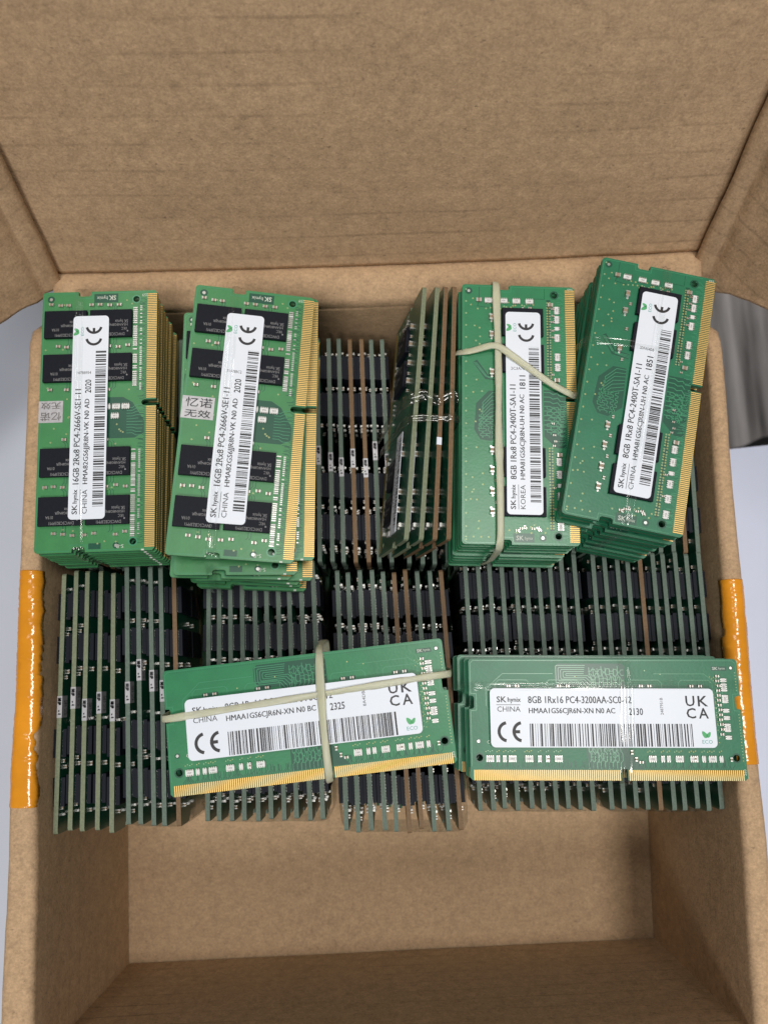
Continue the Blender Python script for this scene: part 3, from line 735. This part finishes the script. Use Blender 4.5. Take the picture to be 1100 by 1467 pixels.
LABEL_LONG, LABEL_WIDE = label_sheet(54, 9.2), label_sheet(57, 14.5, 1.2)
ZL = PT + 0.12 + 1.05 + 0.02
def module(kind, edge, loc, rot, detail, label_print=None, sticker=None, mask='pcb'):
    root = empty('memory_module', loc, rot)
    b_ = obj('circuit_board', PCB, root); b_.material_slots[0].link = 'OBJECT'; b_.material_slots[0].material = M[mask]
    b_.material_slots[1].link = 'OBJECT'; b_.material_slots[1].material = M[edge]
    obj('contacts', CONTACTS, root, kind='stuff')
    art, chips, cm = ((ART1, T1_CH, CHIP), (ART2, T2_CH, CHIP_T2), (ART3, T3_CH, CHIP_T3))[kind-1]
    for (x, y) in chips: obj('memory_chip', cm if detail else (CHIP_PLAIN if kind == 1 else cm), root, (x, y, 0))
    obj('traces', art[0], root, kind='stuff'); obj('vias', art[1], root, kind='stuff'); obj('capacitors', art[2], root, kind='stuff')
    if detail:
        if kind == 1:
            for (x, y) in ((2.9,-2.4),(2.9,-4.9),(2.9,-7.3),(0.4,-4.6)): obj('resistor_array', ARRAY, root, (x, y, 0), (0,0,math.pi/2))
        if kind == 2:
            for y in (8.0, 4.0, 0.6, -2.9): obj('resistor_array', ARRAY, root, (30.3, y, 0), (0,0,-math.pi/2))
            for (x, k) in ((28.0,1),(25.4,1),(22.9,0),(20.3,1),(15.0,1),(12.2,1),(-13.2,1),(-16.5,1),(-19.4,0),(-22.2,1),(-26.0,1),(-30.0,1)):
                obj('resistor_array', ARRAY if k else ARRAY_S, root, (x, -10.1, 0))
        if kind == 3:
            for (x, k) in T3_ROW: obj('resistor_array', ARRAY if k else ARRAY_S, root, (x, -9.8, 0))
            for (y, k) in ((9.6,0),(7.8,1),(4.9,1),(2.0,0),(0.2,0),(-2.2,1),(-4.6,0)): obj('resistor_array', ARRAY if k else ARRAY_S, root, (30.7, y, 0), (0,0,math.pi/2))
    if label_print:
        if kind == 3: lb = obj('label', LABEL_WIDE, root, (-29.6, -7.0, ZL))
        elif kind == 2: lb = obj('label', LABEL_LONG, root, (-27.2, -5.5, ZL))
        else: lb = obj('label', LABEL_LONG, root, (-26.6, -2.9, ZL))
        obj('printing', label_print, lb, kind='stuff')
    if sticker is not None:
        st = obj('warranty_sticker', STK[sticker][0], root, (2.0, 0, 0)); obj('printing', STK[sticker][1], st, kind='stuff')
    return root
def copy_tree(o, parent=None):
    c = o.copy(); col.objects.link(c); c.parent = parent
    for ch in o.children: copy_tree(ch, c)
    return c

# ------------------------------------------------------------------ flat stacks
P1a = print_long('16GB 2Rx8 PC4-2666V-SE1-11', 'HMA82GS6JJR8N-VK N0 AD', '2020', 'CHINA', '147BB954', 3)
P1b = print_long('16GB 2Rx8 PC4-2666V-SE1-11', 'HMA82GS6JJR8N-VK N0 AD', '2020', 'CHINA', '71478BC2', 5)
P2a = print_long('8GB 1Rx8 PC4-2400T-SA1-11', 'HMA81GS6CJR8N-UH N0 AC', '1811', 'KOREA', '2C3A76', 7)
P2b = print_long('8GB 1Rx8 PC4-2400T-SA1-11', 'HMA81GS6CJR8N-UH N0 AC', '1851', 'CHINA', '2DFA54DB', 9)
P3a = print_wide('8GB 1Rx16 PC4-3200AA-SC0-12', 'HMAA1GS6CJR6N-XN N0 BC', '2325', 'CHINA', '8A4DB2', 11)
P3b = print_wide('8GB 1Rx16 PC4-3200AA-SC0-12', 'HMAA1GS6CJR6N-XN N0 AC', '2130', 'CHINA', '2487951B', 13)

def pose(p, yaw, px, ry):
    """top board pose: rotation Rx * Ry * Rz as fitted from the photograph"""
    return (Matrix.Rotation(R(px), 3, 'X') @ Matrix.Rotation(R(ry), 3, 'Y') @ Matrix.Rotation(R(yaw), 3, 'Z'))
ZB = 62.1
TOPS = {}
MASK = {'A': 'pcb_warm', 'B': 'pcb_warm', 'C': 'pcb', 'D': 'pcb_cool', 'E': 'pcb', 'F': 'pcb_cool'}
def stack(key, kind, c, yaw, tx, ty, n, pr, sticker, top_label, low_label, jit, edge, drift=(0, 0), custom={}):
    rr = random.Random(hash(key) % 100 if False else sum(map(ord, key)))
    proto = None
    for k in range(n):                                            # 0 is the topmost
        t = k/(n-1); f = 1-t
        z = c[2] + (ZB - c[2])*t
        dx, dy, dyaw = (0, 0, 0) if k == 0 else (rr.uniform(-jit, jit) + drift[0]*t, rr.uniform(-jit, jit) + drift[1]*t, rr.uniform(-jit, jit)*1.2)
        if k in custom: dx, dy, dyaw = custom[k]
        m3 = pose(None, yaw + dyaw, tx*f, ty*f); e = m3.to_euler('XYZ')
        loc = (c[0]+dx, c[1]+dy, z)
        if k == 0:
            r = module(kind, edge, loc, e, True, pr, sticker, MASK[key])
            tag(r, top_label, 'memory module'); TOPS[key] = (r, m3, Vector(c), (n-1), (c[2]-ZB))
        else:
            if proto is None: proto = r = module(kind, edge, loc, e, False, mask=MASK[key])
            else:
                r = copy_tree(proto); r.location = [q*S for q in loc]; r.rotation_euler = e
            tag(r, low_label, 'memory module', low_label)
stack('A', 1, (-74.1, 66.8, 88.3), 92.1, 4.1, 1.1, 9, P1a, 0,
      'top module with 2020 label on the neat stack beside the bare box rim',
      'green module lying in the neat stack beside the bare box rim, below the top', 0.25, 'edge_deep', (-2.2, 0))
stack('B', 1, (-34.8, 63.3, 96.5), 87.0, 1.0, 8.0, 10, P1b, 1,
      'top module with 2020 label on the skewed stack beside the dark gap',
      'green module lying below the top one in the skewed stack by the dark gap', 0.9, 'edge_deep', (-1.5, -3.5),
      {1: (2.6, 0.6, 3.2), 2: (-2.4, -2.6, 4.0), 3: (-3.4, -3.0, 2.5), 4: (1.0, -3.0, 3.6)})
stack('C', 2, (35.1, 68.6, 88.1), 89.0, 4.0, 2.0, 9, P2a, None,
      'top module with 1811 KOREA label under crossed pale rubber bands',
      'green module in the rubber-banded stack below the one with the KOREA label', 0.35, 'edge_deep', (-1.5, -1.5))
stack('D', 2, (64.8, 71.4, 94.3), 78.4, 2.4, 1.9, 10, P2b, None,
      'top module with 1851 CHINA label on the slanted stack wrapped in clear tape',
      'green module in the slanted taped stack below the one with the 1851 label', 0.35, 'edge_deep', (-1.0, -1.2))
stack('E', 3, (-18.5, -8.0, 81.2), 6.7, 3.6, 0.0, 7, P3a, None,
      'top module with 2325 label under crossed pale rubber bands',
      'green module in the banded stack below the one with the 2325 label', 0.3, 'edge_deep', (0.5, 0.6))
stack('F', 3, (56.6, -8.9, 73.2), -0.1, 0.2, -0.2, 4, P3b, None,
      'top module with 2130 label and clear tape, its end lying over the orange-taped rim',
      'green module in the taped stack below the one with the 2130 label', 0.3, 'edge_deep', (-3.0, 1.2))

# ------------------------------------------------------------------ bands and tapes (in the frame of a stack's top board)
def band(name, key, path, width, thick, mat, label, cat, group=None, seed=0, amp=0.0, twist=0.0, flat=False):
    """closed ribbon; path = 3D points in the top board's frame"""
    root, m3, c, n, depth = TOPS[key]
    P = [Vector(p) for p in path]; pts = []
    N_ = len(P)
    for i in range(N_):                                           # resample every ~1.2 mm
        a, b2 = P[i], P[(i+1) % N_]; k = max(1, int((b2-a).length/1.2))
        for j in range(k): pts.append(a.lerp(b2, j/k))
    for _ in range(2): pts = [(pts[i-1] + pts[i]*2 + pts[(i+1) % len(pts)])/4 for i in range(len(pts))]
    cen = sum(pts, Vector())/len(pts)
    # plane of the loop -> side direction
    nrm = Vector()
    for i in range(len(pts)): nrm += (pts[i]-cen).cross(pts[(i+1) % len(pts)]-cen)
    nrm.normalize()
    mb = MB(); K = 13 if flat else 10
    for i, p in enumerate(pts):
        t = (pts[(i+1) % len(pts)] - pts[i-1]).normalized(); side = (nrm - t*nrm.dot(t)).normalized(); out = t.cross(side)
        tw = twist*nz(i*0.045, seed, 1.0) if twist else 0
        if tw:
            q = Matrix.Rotation(tw, 3, t); side = q @ side; out = q @ out
        w = width*(1 + (0.30*nz(i*0.09, seed) + 0.16*nz(i*0.3, seed+4) if amp else 0.04*nz(i*0.1, seed)))
        s_off = side*(0.8*nz(i*0.035, seed+9) if amp else 0.3*nz(i*0.05, seed+9))
        for k in range(K):
            if flat: a = (k/(K-1)-.5, 0.0)
            else: an = 2*math.pi*k/K; a = (0.5*math.cos(an), 0.5*math.sin(an))
            mb.v.append(tuple(p + s_off + side*a[0]*w + out*(a[1]*thick*(1 if flat else 1+0.25*nz(i*0.4, seed+2)) + (0.42*nz(i*0.045, a[0]*5.0, seed) + 0.05*nz(i*0.2, a[0]*7, seed+7) if flat else 0.10*nz(i*0.7, k*0.9, seed)))))
    L = len(pts)
    for i in range(L):
        for k in range(K-1 if flat else K):
            i2 = (i+1) % L; k2 = (k+1) % K
            mb.f.append((i*K+k, i*K+k2, i2*K+k2, i2*K+k)); mb.m.append(0)
    o = put(mb, name, [mat], smooth=True)
    o.location = root.location; o.rotation_euler = root.rotation_euler
    tag(o, label, cat, group); return o
def loop_x(y0, y1, depth, ztop, dx=(0, 0), lift=0.6, bulge=0.0):
    """loop running along the board's length at offset y0 (at -x end) .. y1 (at +x end)"""
    zt = ztop; e = HL + 1.2
    return [(-HL+1.2, y0, zt-0.35), (-HL*0.5, y0+(y1-y0)*.25+bulge, zt), (0, (y0+y1)/2, zt), (HL*0.5, y0+(y1-y0)*.75-bulge, zt), (HL-1.2, y1, zt-0.35),
            (e, y1, zt-1.4), (e+dx[1], y1, -depth*0.5), (e+dx[1], y1, -depth+1), (HL*0.6, y1, -depth-1.9), (-HL*0.6, y0, -depth-1.9), (-e-dx[0], y0, -depth+1), (-e-dx[0], y0, -depth*0.5), (-e, y0, zt-1.4)]
def loop_y(x0, x1, depth, ztop, mid=None, dy=(0, 0)):
    """loop across the board: from y=-15 at x0 to y=+15 at x1"""
    e = HW + 1.2; zt = ztop
    top = [(x0, -HW+0.8, PT+0.6), (x0+(x1-x0)*.25, -HW*0.5, zt)] + ([mid] if mid else [((x0+x1)/2, 0, zt)]) + [(x0+(x1-x0)*.8, HW*0.55, zt), (x1, HW-0.8, PT+0.6)]
    return top + [(x1, e, -0.5), (x1, e+dy[1], -depth*0.5), (x1, e+dy[1], -depth+1), (x1, HW*0.5, -depth-1.9), (x0, -HW*0.5, -depth-1.9), (x0, -e-dy[0], -depth+1), (x0, -e-dy[0], -depth*0.5), (x0, -e, -0.5)]
ZT = ZL + 0.16
band('rubber_band', 'C', loop_x(5.4, 6.0, 26, ZT+0.2, (1.6, 1.0)), 1.9, 0.5, 'rubber', 'pale rubber band running lengthwise over the module with the KOREA label', 'rubber band', None, 2, 1, 1.1)
cp = loop_y(4.4, 16.2, 26, ZT+0.5, None, (0.6, 2.2))
cp = [(4.4,-HW+0.8,PT+0.8), (7.0,-8.6,PT+1.5), (11.5,-2.0,ZT+0.6), (16.6,5.2,ZT+1.0), (17.6,6.4,ZT+0.9), (16.0,12.0,PT+0.9), (15.4,HW-0.5,PT+0.8)] + cp[5:]
band('rubber_band', 'C', cp, 1.8, 0.5, 'rubber', 'pale rubber band bent across the module with the KOREA label', 'rubber band', None, 6, 1, 0.9)
band('rubber_band', 'E', loop_x(3.5, 6.1, 19.5, ZT+0.1, (0.8, 0.8)), 1.8, 0.5, 'rubber', 'pale rubber band stretched lengthwise over the label dated 2325', 'rubber band', None, 12, 1, 1.1)
band('rubber_band', 'E', loop_y(3.6, 4.4, 19.5, ZT+0.7, None, (0.6, 1.6)), 2.0, 0.5, 'rubber', 'pale rubber band crossing the short way over the label dated 2325', 'rubber band', None, 17, 1, 1.2)
CT = ('clear_tape_band',)
band(CT[0], 'A', loop_x(3.9, 5.0, 27, ZT+0.05), 2.6, 0.06, 'tape', 'clear tape running lengthwise round the neat stack beside the bare rim', 'tape', None, 21, 0, 0, True)
band(CT[0], 'B', loop_x(4.4, 4.8, 35, ZT+0.05, (4, 0)), 2.6, 0.06, 'tape', 'clear tape running lengthwise round the skewed stack', 'tape', None, 23, 0, 0, True)
band(CT[0], 'D', loop_x(-0.8, -1.8, 33, ZT+0.1, (1, 0)), 2.2, 0.06, 'tape', 'crinkled clear tape lengthwise over the label dated 1851', 'tape', None, 27, 0, 0.35, True)
band(CT[0], 'D', loop_y(13.0, 11.2, 33, ZT+0.1, None, (0, 1.5)), 2.4, 0.06, 'tape', 'crinkled clear tape crossing the label dated 1851', 'tape', None, 29, 0, 0.35, True)
band(CT[0], 'F', loop_x(8.0, 8.5, 11, ZT+0.1, (0, 0)), 2.2, 0.06, 'tape', 'clear tape lengthwise along the upper edge of the label dated 2130', 'tape', None, 31, 0, 0.2, True)
band(CT[0], 'F', loop_y(4.6, 5.6, 11, ZT+0.15), 3.6, 0.06, 'tape', 'clear tape crossing the label dated 2130 at the contact notch', 'tape', None, 33, 0, 0.25, True)

# ------------------------------------------------------------------ standing modules
def standing_art(seed):
    """small parts on both faces of a standing two-sided board, plus the lower chip row joined"""
    c = MB(); rr = random.Random(seed)
    for s_ in (1, -1):
        for x in (30.6, 19.3, 7.4, -6.0, -18.0, -30.0):
            for y in (11.6, 7.4, 3.0, -2.6):
                z = PT if s_ > 0 else -PT-0.62
                xx = x + rr.uniform(-.2,.2); yy = y + rr.uniform(-.2,.2)
                if rr.random() < 0.72: cap(c, xx, yy, z, rr.choice((1.1, 0.9)), 0.5, 0.55, rr.randint(0, 1))
            if rr.random() < 0.35:
                z = PT if s_ > 0 else -PT-0.4
                cap(c, x+rr.choice((-1.6, 1.6)), 12.6, z, 0.9, 0.5, 0.4, 0)
    low = MB()
    for s_ in (1, -1):
        for x in (25.4, 13.4, -11.7, -24.3):
            z0, z1 = (PT+0.1, PT+1.15) if s_ > 0 else (-PT-1.15, -PT-0.1)
            low.box(x-3.7, -9.0, z0, x+3.7, 1.6, z1)
    return c.mesh('capacitors', ['capbody', 'silver', 'ceramic']), low.mesh('lower_chip_row', ['chip'])
SCAPS = []
for q in (2, 5, 9, 14): SCAP, SLOW = standing_art(q); SCAPS.append(SCAP)
mb = MB()                                                          # silver sticker folded over the top edge
mb.box(-2.9, HW-3.5, -PT-0.07, 2.9, HW+0.07, PT+0.07); SE = mb.mesh('warranty_sticker', ['sticker'])
mb = MB(); rr = random.Random(3)
for k in range(9):
    x = rr.uniform(-2.4, 2.2); mb.add([(x,HW+0.09,-PT*rr.random()),(x+rr.uniform(.2,.7),HW+0.09,-PT*rr.random()),(x+rr.uniform(.2,.7),HW+0.09,PT*rr.random()),(x,HW+0.09,PT*rr.random())], [(0,3,2,1)])
mb.text('忆诺', -2.4, HW-3.3, 4.2, 2.0, PT+0.085); SEP = mb.mesh('printing', ['ink'])
def make_standing(sticker, full=True):
    root = empty('memory_module')
    b_ = obj('circuit_board', PCB, root); b_.material_slots[1].link = 'OBJECT'; b_.material_slots[0].link = 'OBJECT'; b_.material_slots[0].material = M['pcb_shaded']
    obj('contacts', CONTACTS, root, kind='stuff')
    for s_ in (0, 1):
        for x in (25.4, 13.4, -11.7, -24.3):
            obj('memory_chip', CHIP_PLAIN, root, (x, 8.5, 0), (math.pi*0, math.pi*s_, 0) if not s_ else (0, math.pi, 0)).location.x = x*S
    obj('lower_chip_row', SLOW, root, kind='stuff'); obj('capacitors', SCAP, root, kind='stuff')
    if sticker:
        st = obj('warranty_sticker', SE, root, (sticker, 0, 0)); obj('printing', SEP, st, kind='stuff')
    return root
PROTO = {}; VR = random.Random(77)
def standing(xf, xn_, ynear, edge, sticker, label, zb=30.6, lean=0.0, zj=0.0):
    """board on its contact edge: far end above (xf), near end (xn_), faces +-x"""
    dx = xn_ - xf; yaw = math.atan2(-69.6, dx) + math.pi            # local +x points to the far end
    L = math.cos(math.asin(max(-1, min(1, dx/69.6))))
    cx, cy = (xf+xn_)/2, ynear + 34.8*L
    key = bool(sticker)
    if key not in PROTO: PROTO[key] = make_standing(sticker or 0); r = PROTO[key]
    else: r = copy_tree(PROTO[key])
    for ch in r.children:
        if ch.name.startswith('warranty'): ch.location.x = (sticker or 0)*S
    m3 = Matrix.Rotation(math.atan2(-dx, 69.6)*-1 + math.pi/2, 3, 'Z')
    m3 = Matrix.Rotation(math.atan2(dx, 69.6), 3, 'Z') @ Matrix.Rotation(lean, 3, 'Y') @ Matrix(((0,0,1),(1,0,0),(0,1,0)))
    r.location = ((cx)*S, cy*S, (zb + HW*math.cos(lean) + zj)*S); r.rotation_euler = m3.to_euler('XYZ')
    for ch in r.children:
        if ch.name.startswith('capacitors'): ch.data = SCAPS[VR.randrange(4)]
        if ch.name.startswith('circuit_board'): ch.material_slots[1].link = 'OBJECT'; ch.material_slots[1].material = M[edge]
    tag(r, label, 'memory module', label); r['stand'] = 1
    return r
G, O, B_ = 'edge_green', 'edge_olive', 'edge_brown'
def bundle(xf, xn_, ynear, edges, where, sticker=None, jy=0.5, lean=0.0):
    n = len(edges); rr = random.Random(int(abs(xf[0])*7))
    for k in range(n):
        t = k/(n-1) if n > 1 else 0
        ed = edges[k]; nm = {'edge_green': 'green-edged', 'edge_olive': 'olive-edged', 'edge_brown': 'brown-edged'}[ed]
        st = None if sticker is None else sticker + rr.uniform(-3.2, 3.2)
        lb = f'{nm} module{" with silver sticker" if st is not None else ""} standing on edge {where}'
        standing(xf[0]+(xf[1]-xf[0])*t + rr.uniform(-.12,.12), xn_[0]+(xn_[1]-xn_[0])*t + rr.uniform(-.12,.12), ynear + rr.uniform(-jy, jy), ed, st, lb, lean=lean + R(rr.uniform(-0.9, 0.9)), zj=rr.uniform(0, 0.7))
# front row, five bundles between the flat stacks and the empty end of the box
bundle((-91.0, -77.1), (-86.6, -71.9), -39.0, [O]*5, 'against the wall with torn tape', sticker=-2.0, jy=1.1)
bundle((-73.3, -60.1), (-67.5, -54.3), -36.8, [G]*4+[B_], 'next to the olive-edged ones', sticker=2.5, jy=0.4)
bundle((-50.3, -20.7), (-46.8, -16.2), -35.5, [G]*10, 'under the stack with the 2325 label', jy=0.4)
bundle((-13.4, 15.9), (-9.8, 20.2), -38.2, [G,G,G,G,G,B_,B_,G,G,B_], 'in the mixed bundle below the 2325 stack', jy=0.6)
bundle((23.2, 53.9), (25.7, 55.7), -33.0, [G]*10, 'under the CE mark of the 2130 label', jy=0.4)
bundle((59.5, 89.9), (60.5, 89.9), -33.0, [G,G,G,G,B_,G,G,G,G,G], 'against the wall under the taped 2130 stack', jy=0.4)
# back row
bundle((-20.4, -0.4), (-18.2, 2.4), 33.6, [G,G,G,B_,B_,G,G], 'in the dark gap between the flat stacks', sticker=-3.5, jy=0.4)
bundle((-94.0, -62.0), (-88.5, -58.0), 33.4, [G,G,B_,G,G,G,G,G,G,G], 'beneath the neat stack by the bare rim', jy=0.5)
bundle((-55.0, -25.0), (-52.0, -24.0), 33.4, [G]*9, 'beneath the skewed flat stack', jy=0.5)
bundle((6.0, 36.0), (7.5, 36.0), 33.4, [G]*9, 'beneath the rubber-banded KOREA stack', jy=0.5)
bundle((41.0, 91.5), (40.0, 90.0), 36.0, [G]*13+[B_, G], 'beneath the slanted taped stack', jy=0.5)
# the layer of modules below, which carries them
LOW = None
for (x, y, yaw) in [(r.location.x/S, r.location.y/S, r.rotation_euler.z) for r in list(col.objects) if r.name.startswith('memory_module') and r.get('category') and r.get('stand')]:
    if LOW is None:
        LOW = empty('memory_module'); b_ = obj('circuit_board', PCB, LOW); b_.material_slots[1].link = 'OBJECT'; b_.material_slots[1].material = M['edge_deep']
        obj('lower_chip_row', SLOW, LOW, kind='stuff'); r = LOW
    else: r = copy_tree(LOW)
    r.rotation_euler = (Matrix.Rotation(0, 3, 'Z') @ Matrix(((0,0,1),(1,0,0),(0,1,0)))).to_euler('XYZ')
    r.location = (x*S, (y + (1.5 if y < 20 else 0))*S, (0.3 + HW)*S)
    tag(r, 'module of the lower layer, hidden under the standing rows', 'memory module', 'modules of the lower layer')
# four taped modules standing higher, leaning, beside the rubber-banded stack
LX = [(11.0, 5.5), (14.4, 9.2), (16.7, 12.6), (19.0, 16.0)]
mb = MB(); pts = rounded(27, 6.0, 0.3)
SL = MB().add([(x,y,0) for x,y in pts]+[(x,y,0.1) for x,y in pts], [tuple(range(len(pts)-1,-1,-1)), tuple(range(len(pts),2*len(pts)))]+[(i,(i+1)%len(pts),(i+1)%len(pts)+len(pts),i+len(pts)) for i in range(len(pts))]).mesh('label', ['label'])
sp_ = MB(); barcode(sp_, 1.5, 25.5, 3.4, 5.4, 0.13, 0, 44); sp_.text('HMA81GS6AFR8N-UH N0 AC', 1.5, 1.9, 22, 1.1, 0.13); sp_.text('8GB 1Rx8 PC4-2400T-SA1', 1.5, 0.5, 18, 1.0, 0.13); SLP = sp_.mesh('printing', ['ink'])
for k, (xf, xn_) in enumerate(LX):
    ed = [O, O, B_, B_][k]
    nm = ['olive-edged module with an open barcode-labelled face on the leaning taped bundle', 'second olive-edged module in the leaning taped bundle',
          'brown-edged module with a white fleck on its edge in the leaning taped bundle', 'brown-edged module nearest the rubber-banded stack in the leaning taped bundle'][k]
    r = empty('memory_module')
    dx = xn_-xf; lean = R(12.5)
    m3 = Matrix.Rotation(math.atan2(dx, 69.6), 3, 'Z') @ Matrix.Rotation(lean, 3, 'Y') @ Matrix(((0,0,-1),(-1,0,0),(0,1,0)))
    b_ = obj('circuit_board', PCB, r); b_.material_slots[1].link = 'OBJECT'; b_.material_slots[1].material = M[ed]; b_.material_slots[0].link = 'OBJECT'; b_.material_slots[0].material = M['pcb_shaded']
    obj('contacts', CONTACTS, r, kind='stuff'); obj('traces', ART2[0], r, kind='stuff'); obj('vias', ART2[1], r, kind='stuff'); obj('capacitors', ART2[2], r, kind='stuff')
    for (x, y) in T2_CH: obj('memory_chip', CHIP_T2, r, (x, y, 0))
    for (x, q) in ((28.0,1),(25.4,1),(22.9,0),(20.3,1),(15.0,1),(12.2,1),(-13.2,1),(-16.5,1),(-19.4,0),(-22.2,1)): obj('resistor_array', ARRAY if q else ARRAY_S, r, (x, -10.1, 0))
    for y in (8.0, 4.0, 0.6, -2.9): obj('resistor_array', ARRAY, r, (30.3, y, 0), (0,0,-math.pi/2))
    if k < 2:
        lb = obj('label', SL, r, (5.0, 4.0, ZL)); obj('printing', SLP, lb, kind='stuff')
    if k == 2: obj('paper_fleck', MB().box(-1.0, HW-0.5, -PT-0.02, 1.0, HW+0.05, PT+0.06).mesh('paper_fleck', ['label']), r, (9.0, 0, 0))
    r.location = (((xf+xn_)/2 - math.sin(lean)*HW*0 - 15*math.sin(lean))*S, 69.4*S, (60.6 + HW*math.cos(lean))*S); r.rotation_euler = m3.to_euler('XYZ')
    tag(r, nm, 'memory module')
# two clear tape straps round the leaning bundle
def strap(y, w, seed, label, dip):
    pts = [(-1.8,y-3,66),(4.6,y-1.0,88.8),(7.0,y,90.6),(10.5,y+dip,90.9),(14,y-dip,91.0),(17.2,y+dip,90.9),(19.4,y,90.3),(16.5,y,72),(14.6,y,62)]
    P = [Vector(p) for p in pts]; q = []
    for i in range(len(P)-1):
        for j in range(6): q.append(P[i].lerp(P[i+1], j/6))
    q.append(P[-1]); mb = MB()
    for i, p in enumerate(q):
        ww = w*(1+0.25*nz(i*0.3, seed)); mb.v += [(p.x+0.2*nz(i*.4,seed,2), p.y-ww/2, p.z+0.3*nz(i*.5,seed)), (p.x, p.y, p.z+0.25*nz(i*.4,seed+5)), (p.x, p.y+ww/2, p.z+0.3*nz(i*.5,seed+3))]
    for i in range(len(q)-1):
        for k in range(2): mb.f.append((i*3+k, i*3+k+1, i*3+k+4, i*3+k+3)); mb.m.append(0)
    o = put(mb, 'clear_tape_band', ['tape'], smooth=True); md = o.modifiers.new('s', 'SOLIDIFY'); md.thickness = 0.00006
    tag(o, label, 'tape')
strap(71.5, 3.4, 3.0, 'crumpled clear tape strap over the leaning bundle, the twisted one', 0.9)
strap(66.0, 2.2, 8.0, 'narrow flat clear tape strap over the leaning bundle', 0.1)

# clear film wrapped round the standing bundles
def film(x0f, x1f, x0n, x1n, yn0, label, seed, z0=38, z1=57):
    cs = [(x0f-2.0, yn0+70.4), (x1f+2.6, yn0+70.4), (x1n+2.6, yn0-0.9), (x0n-2.0, yn0-0.9)]
    P = [Vector((c[0], c[1], 0)) for c in cs]; q = []
    for i in range(4):
        a, b2 = P[i], P[(i+1) % 4]; k = int((b2-a).length/2.5)
        for j in range(k): q.append(a.lerp(b2, j/k))
    for _ in range(2): q = [(q[i-1]+q[i]*2+q[(i+1) % len(q)])/4 for i in range(len(q))]
    mb = MB(); H = 5
    for i, p in enumerate(q):
        for h in range(H+1):
            z = z0+(z1-z0)*h/H + (0.8*nz(i*0.3, seed) if h in (0, H) else 0)
            mb.v.append((p.x+0.5*nz(i*0.25, h*0.5, seed), p.y+0.2*nz(i*0.25, h*0.5, seed+3), z))
    L = len(q)
    for i in range(L):
        for h in range(H): mb.f.append((i*(H+1)+h, i*(H+1)+h+1, ((i+1)%L)*(H+1)+h+1, ((i+1)%L)*(H+1)+h)); mb.m.append(0)
    tag(put(mb, 'clear_film_wrap', ['film'], smooth=True), label, 'plastic film')
film(-73.3, -60.1, -67.5, -54.3, -36.8, 'clear film round the sticker-marked bundle with one brown edge', 1)
film(-50.3, -20.7, -46.8, -16.2, -35.5, 'clear film round the all-green bundle under the 2325 stack', 2)
film(-13.4, 15.9, -9.8, 20.2, -38.2, 'clear film round the mixed green and brown bundle', 3)
film(23.2, 53.9, 25.7, 55.7, -33.0, 'clear film round the bundle under the CE mark of the 2130 label', 4)
film(59.5, 89.9-1.5, 60.5, 89.9-3.5, -33.0, 'clear film round the bundle against the wall', 5)
film(-20.4, -0.4, -18.2, 2.4, 33.6, 'clear film round the bundle in the dark gap', 6)

# ------------------------------------------------------------------ orange tape over the rims
def rim_tape(fi, fo, y0, y1, tear, label, seed, off=0.18):
    mb = MB(); ny_ = 170; rows = []
    for j in range(ny_+1):
        y = y0 + (y1-y0)*j/ny_
        prof = rim_profile(fi(y), fo(y), wall_top(y), off)[::-1]      # from the outside over the top to the inside
        prof = [p for p in prof if p[1] > 38]
        seg = [0.0]
        for i in range(1, len(prof)): seg.append(seg[-1] + math.dist(prof[i], prof[i-1]))
        top_i = max(i for i, p in enumerate(prof) if p[1] > wall_top(y)-0.6)
        lim = seg[top_i] + tear(y); n = 22; row = []
        for k in range(n+1):
            s_ = lim*k/n; i = 0
            while i < len(seg)-2 and seg[i+1] < s_: i += 1
            t = (s_-seg[i])/max(1e-6, seg[i+1]-seg[i]); p = (prof[i][0]+(prof[i+1][0]-prof[i][0])*t, prof[i][1]+(prof[i+1][1]-prof[i][1])*t)
            lift = 0.30*max(0, nz(y/3.1, k*0.25, seed))*(k/n)**4 + 0.30*max(0, 0.5-4*abs(nz(y/6 + k*0.12, k*0.16, seed+4))) + 0.22*max(0, 0.4-4*abs(nz(y/3 - k*0.15, k*0.22, seed+14)))
            mb.v.append((p[0]+0.5*nz(y/30, p[1]/30, 1.0 if fi is xli else 9.0), y, p[1]+lift))
    for j in range(ny_):
        for k in range(n): mb.f.append((j*(n+1)+k, j*(n+1)+k+1, (j+1)*(n+1)+k+1, (j+1)*(n+1)+k)); mb.m.append(0)
    o = put(mb, 'orange_tape', ['orange'], smooth=True)
    md = o.modifiers.new('s', 'SOLIDIFY'); md.thickness = 0.00008; md.offset = 1
    tag(o, label, 'tape')
def tear_l(y):
    t = 2.3 + 1.7*nz(y/6, 2.2) + 1.0*nz(y/2.0, 5.1) + 0.5*nz(y/0.7, 7.7)
    if y < -9: t -= 2.4*min(1, (-9-y)/5)
    if y < -22: t += 1.6*min(1, (-22-y)/4)
    if 2 < y < 10: t -= 1.2
    return t
rim_tape(xli, xlo, 30, -31, tear_l, 'long torn orange tape over the rim beside the sticker-marked standing modules', 3.0)
rim_tape(xri, xro, 27.5, -20.5, lambda y: 2.9 + 0.9*nz(y/4, 8.0) + 0.6*nz(y/1.2, 3.0) + (0.9 if y < 12 else 0), 'orange tape over the rim under the end of the 2130 stack', 7.0)

for o in col.objects:
    if 'stand' in o: del o['stand']
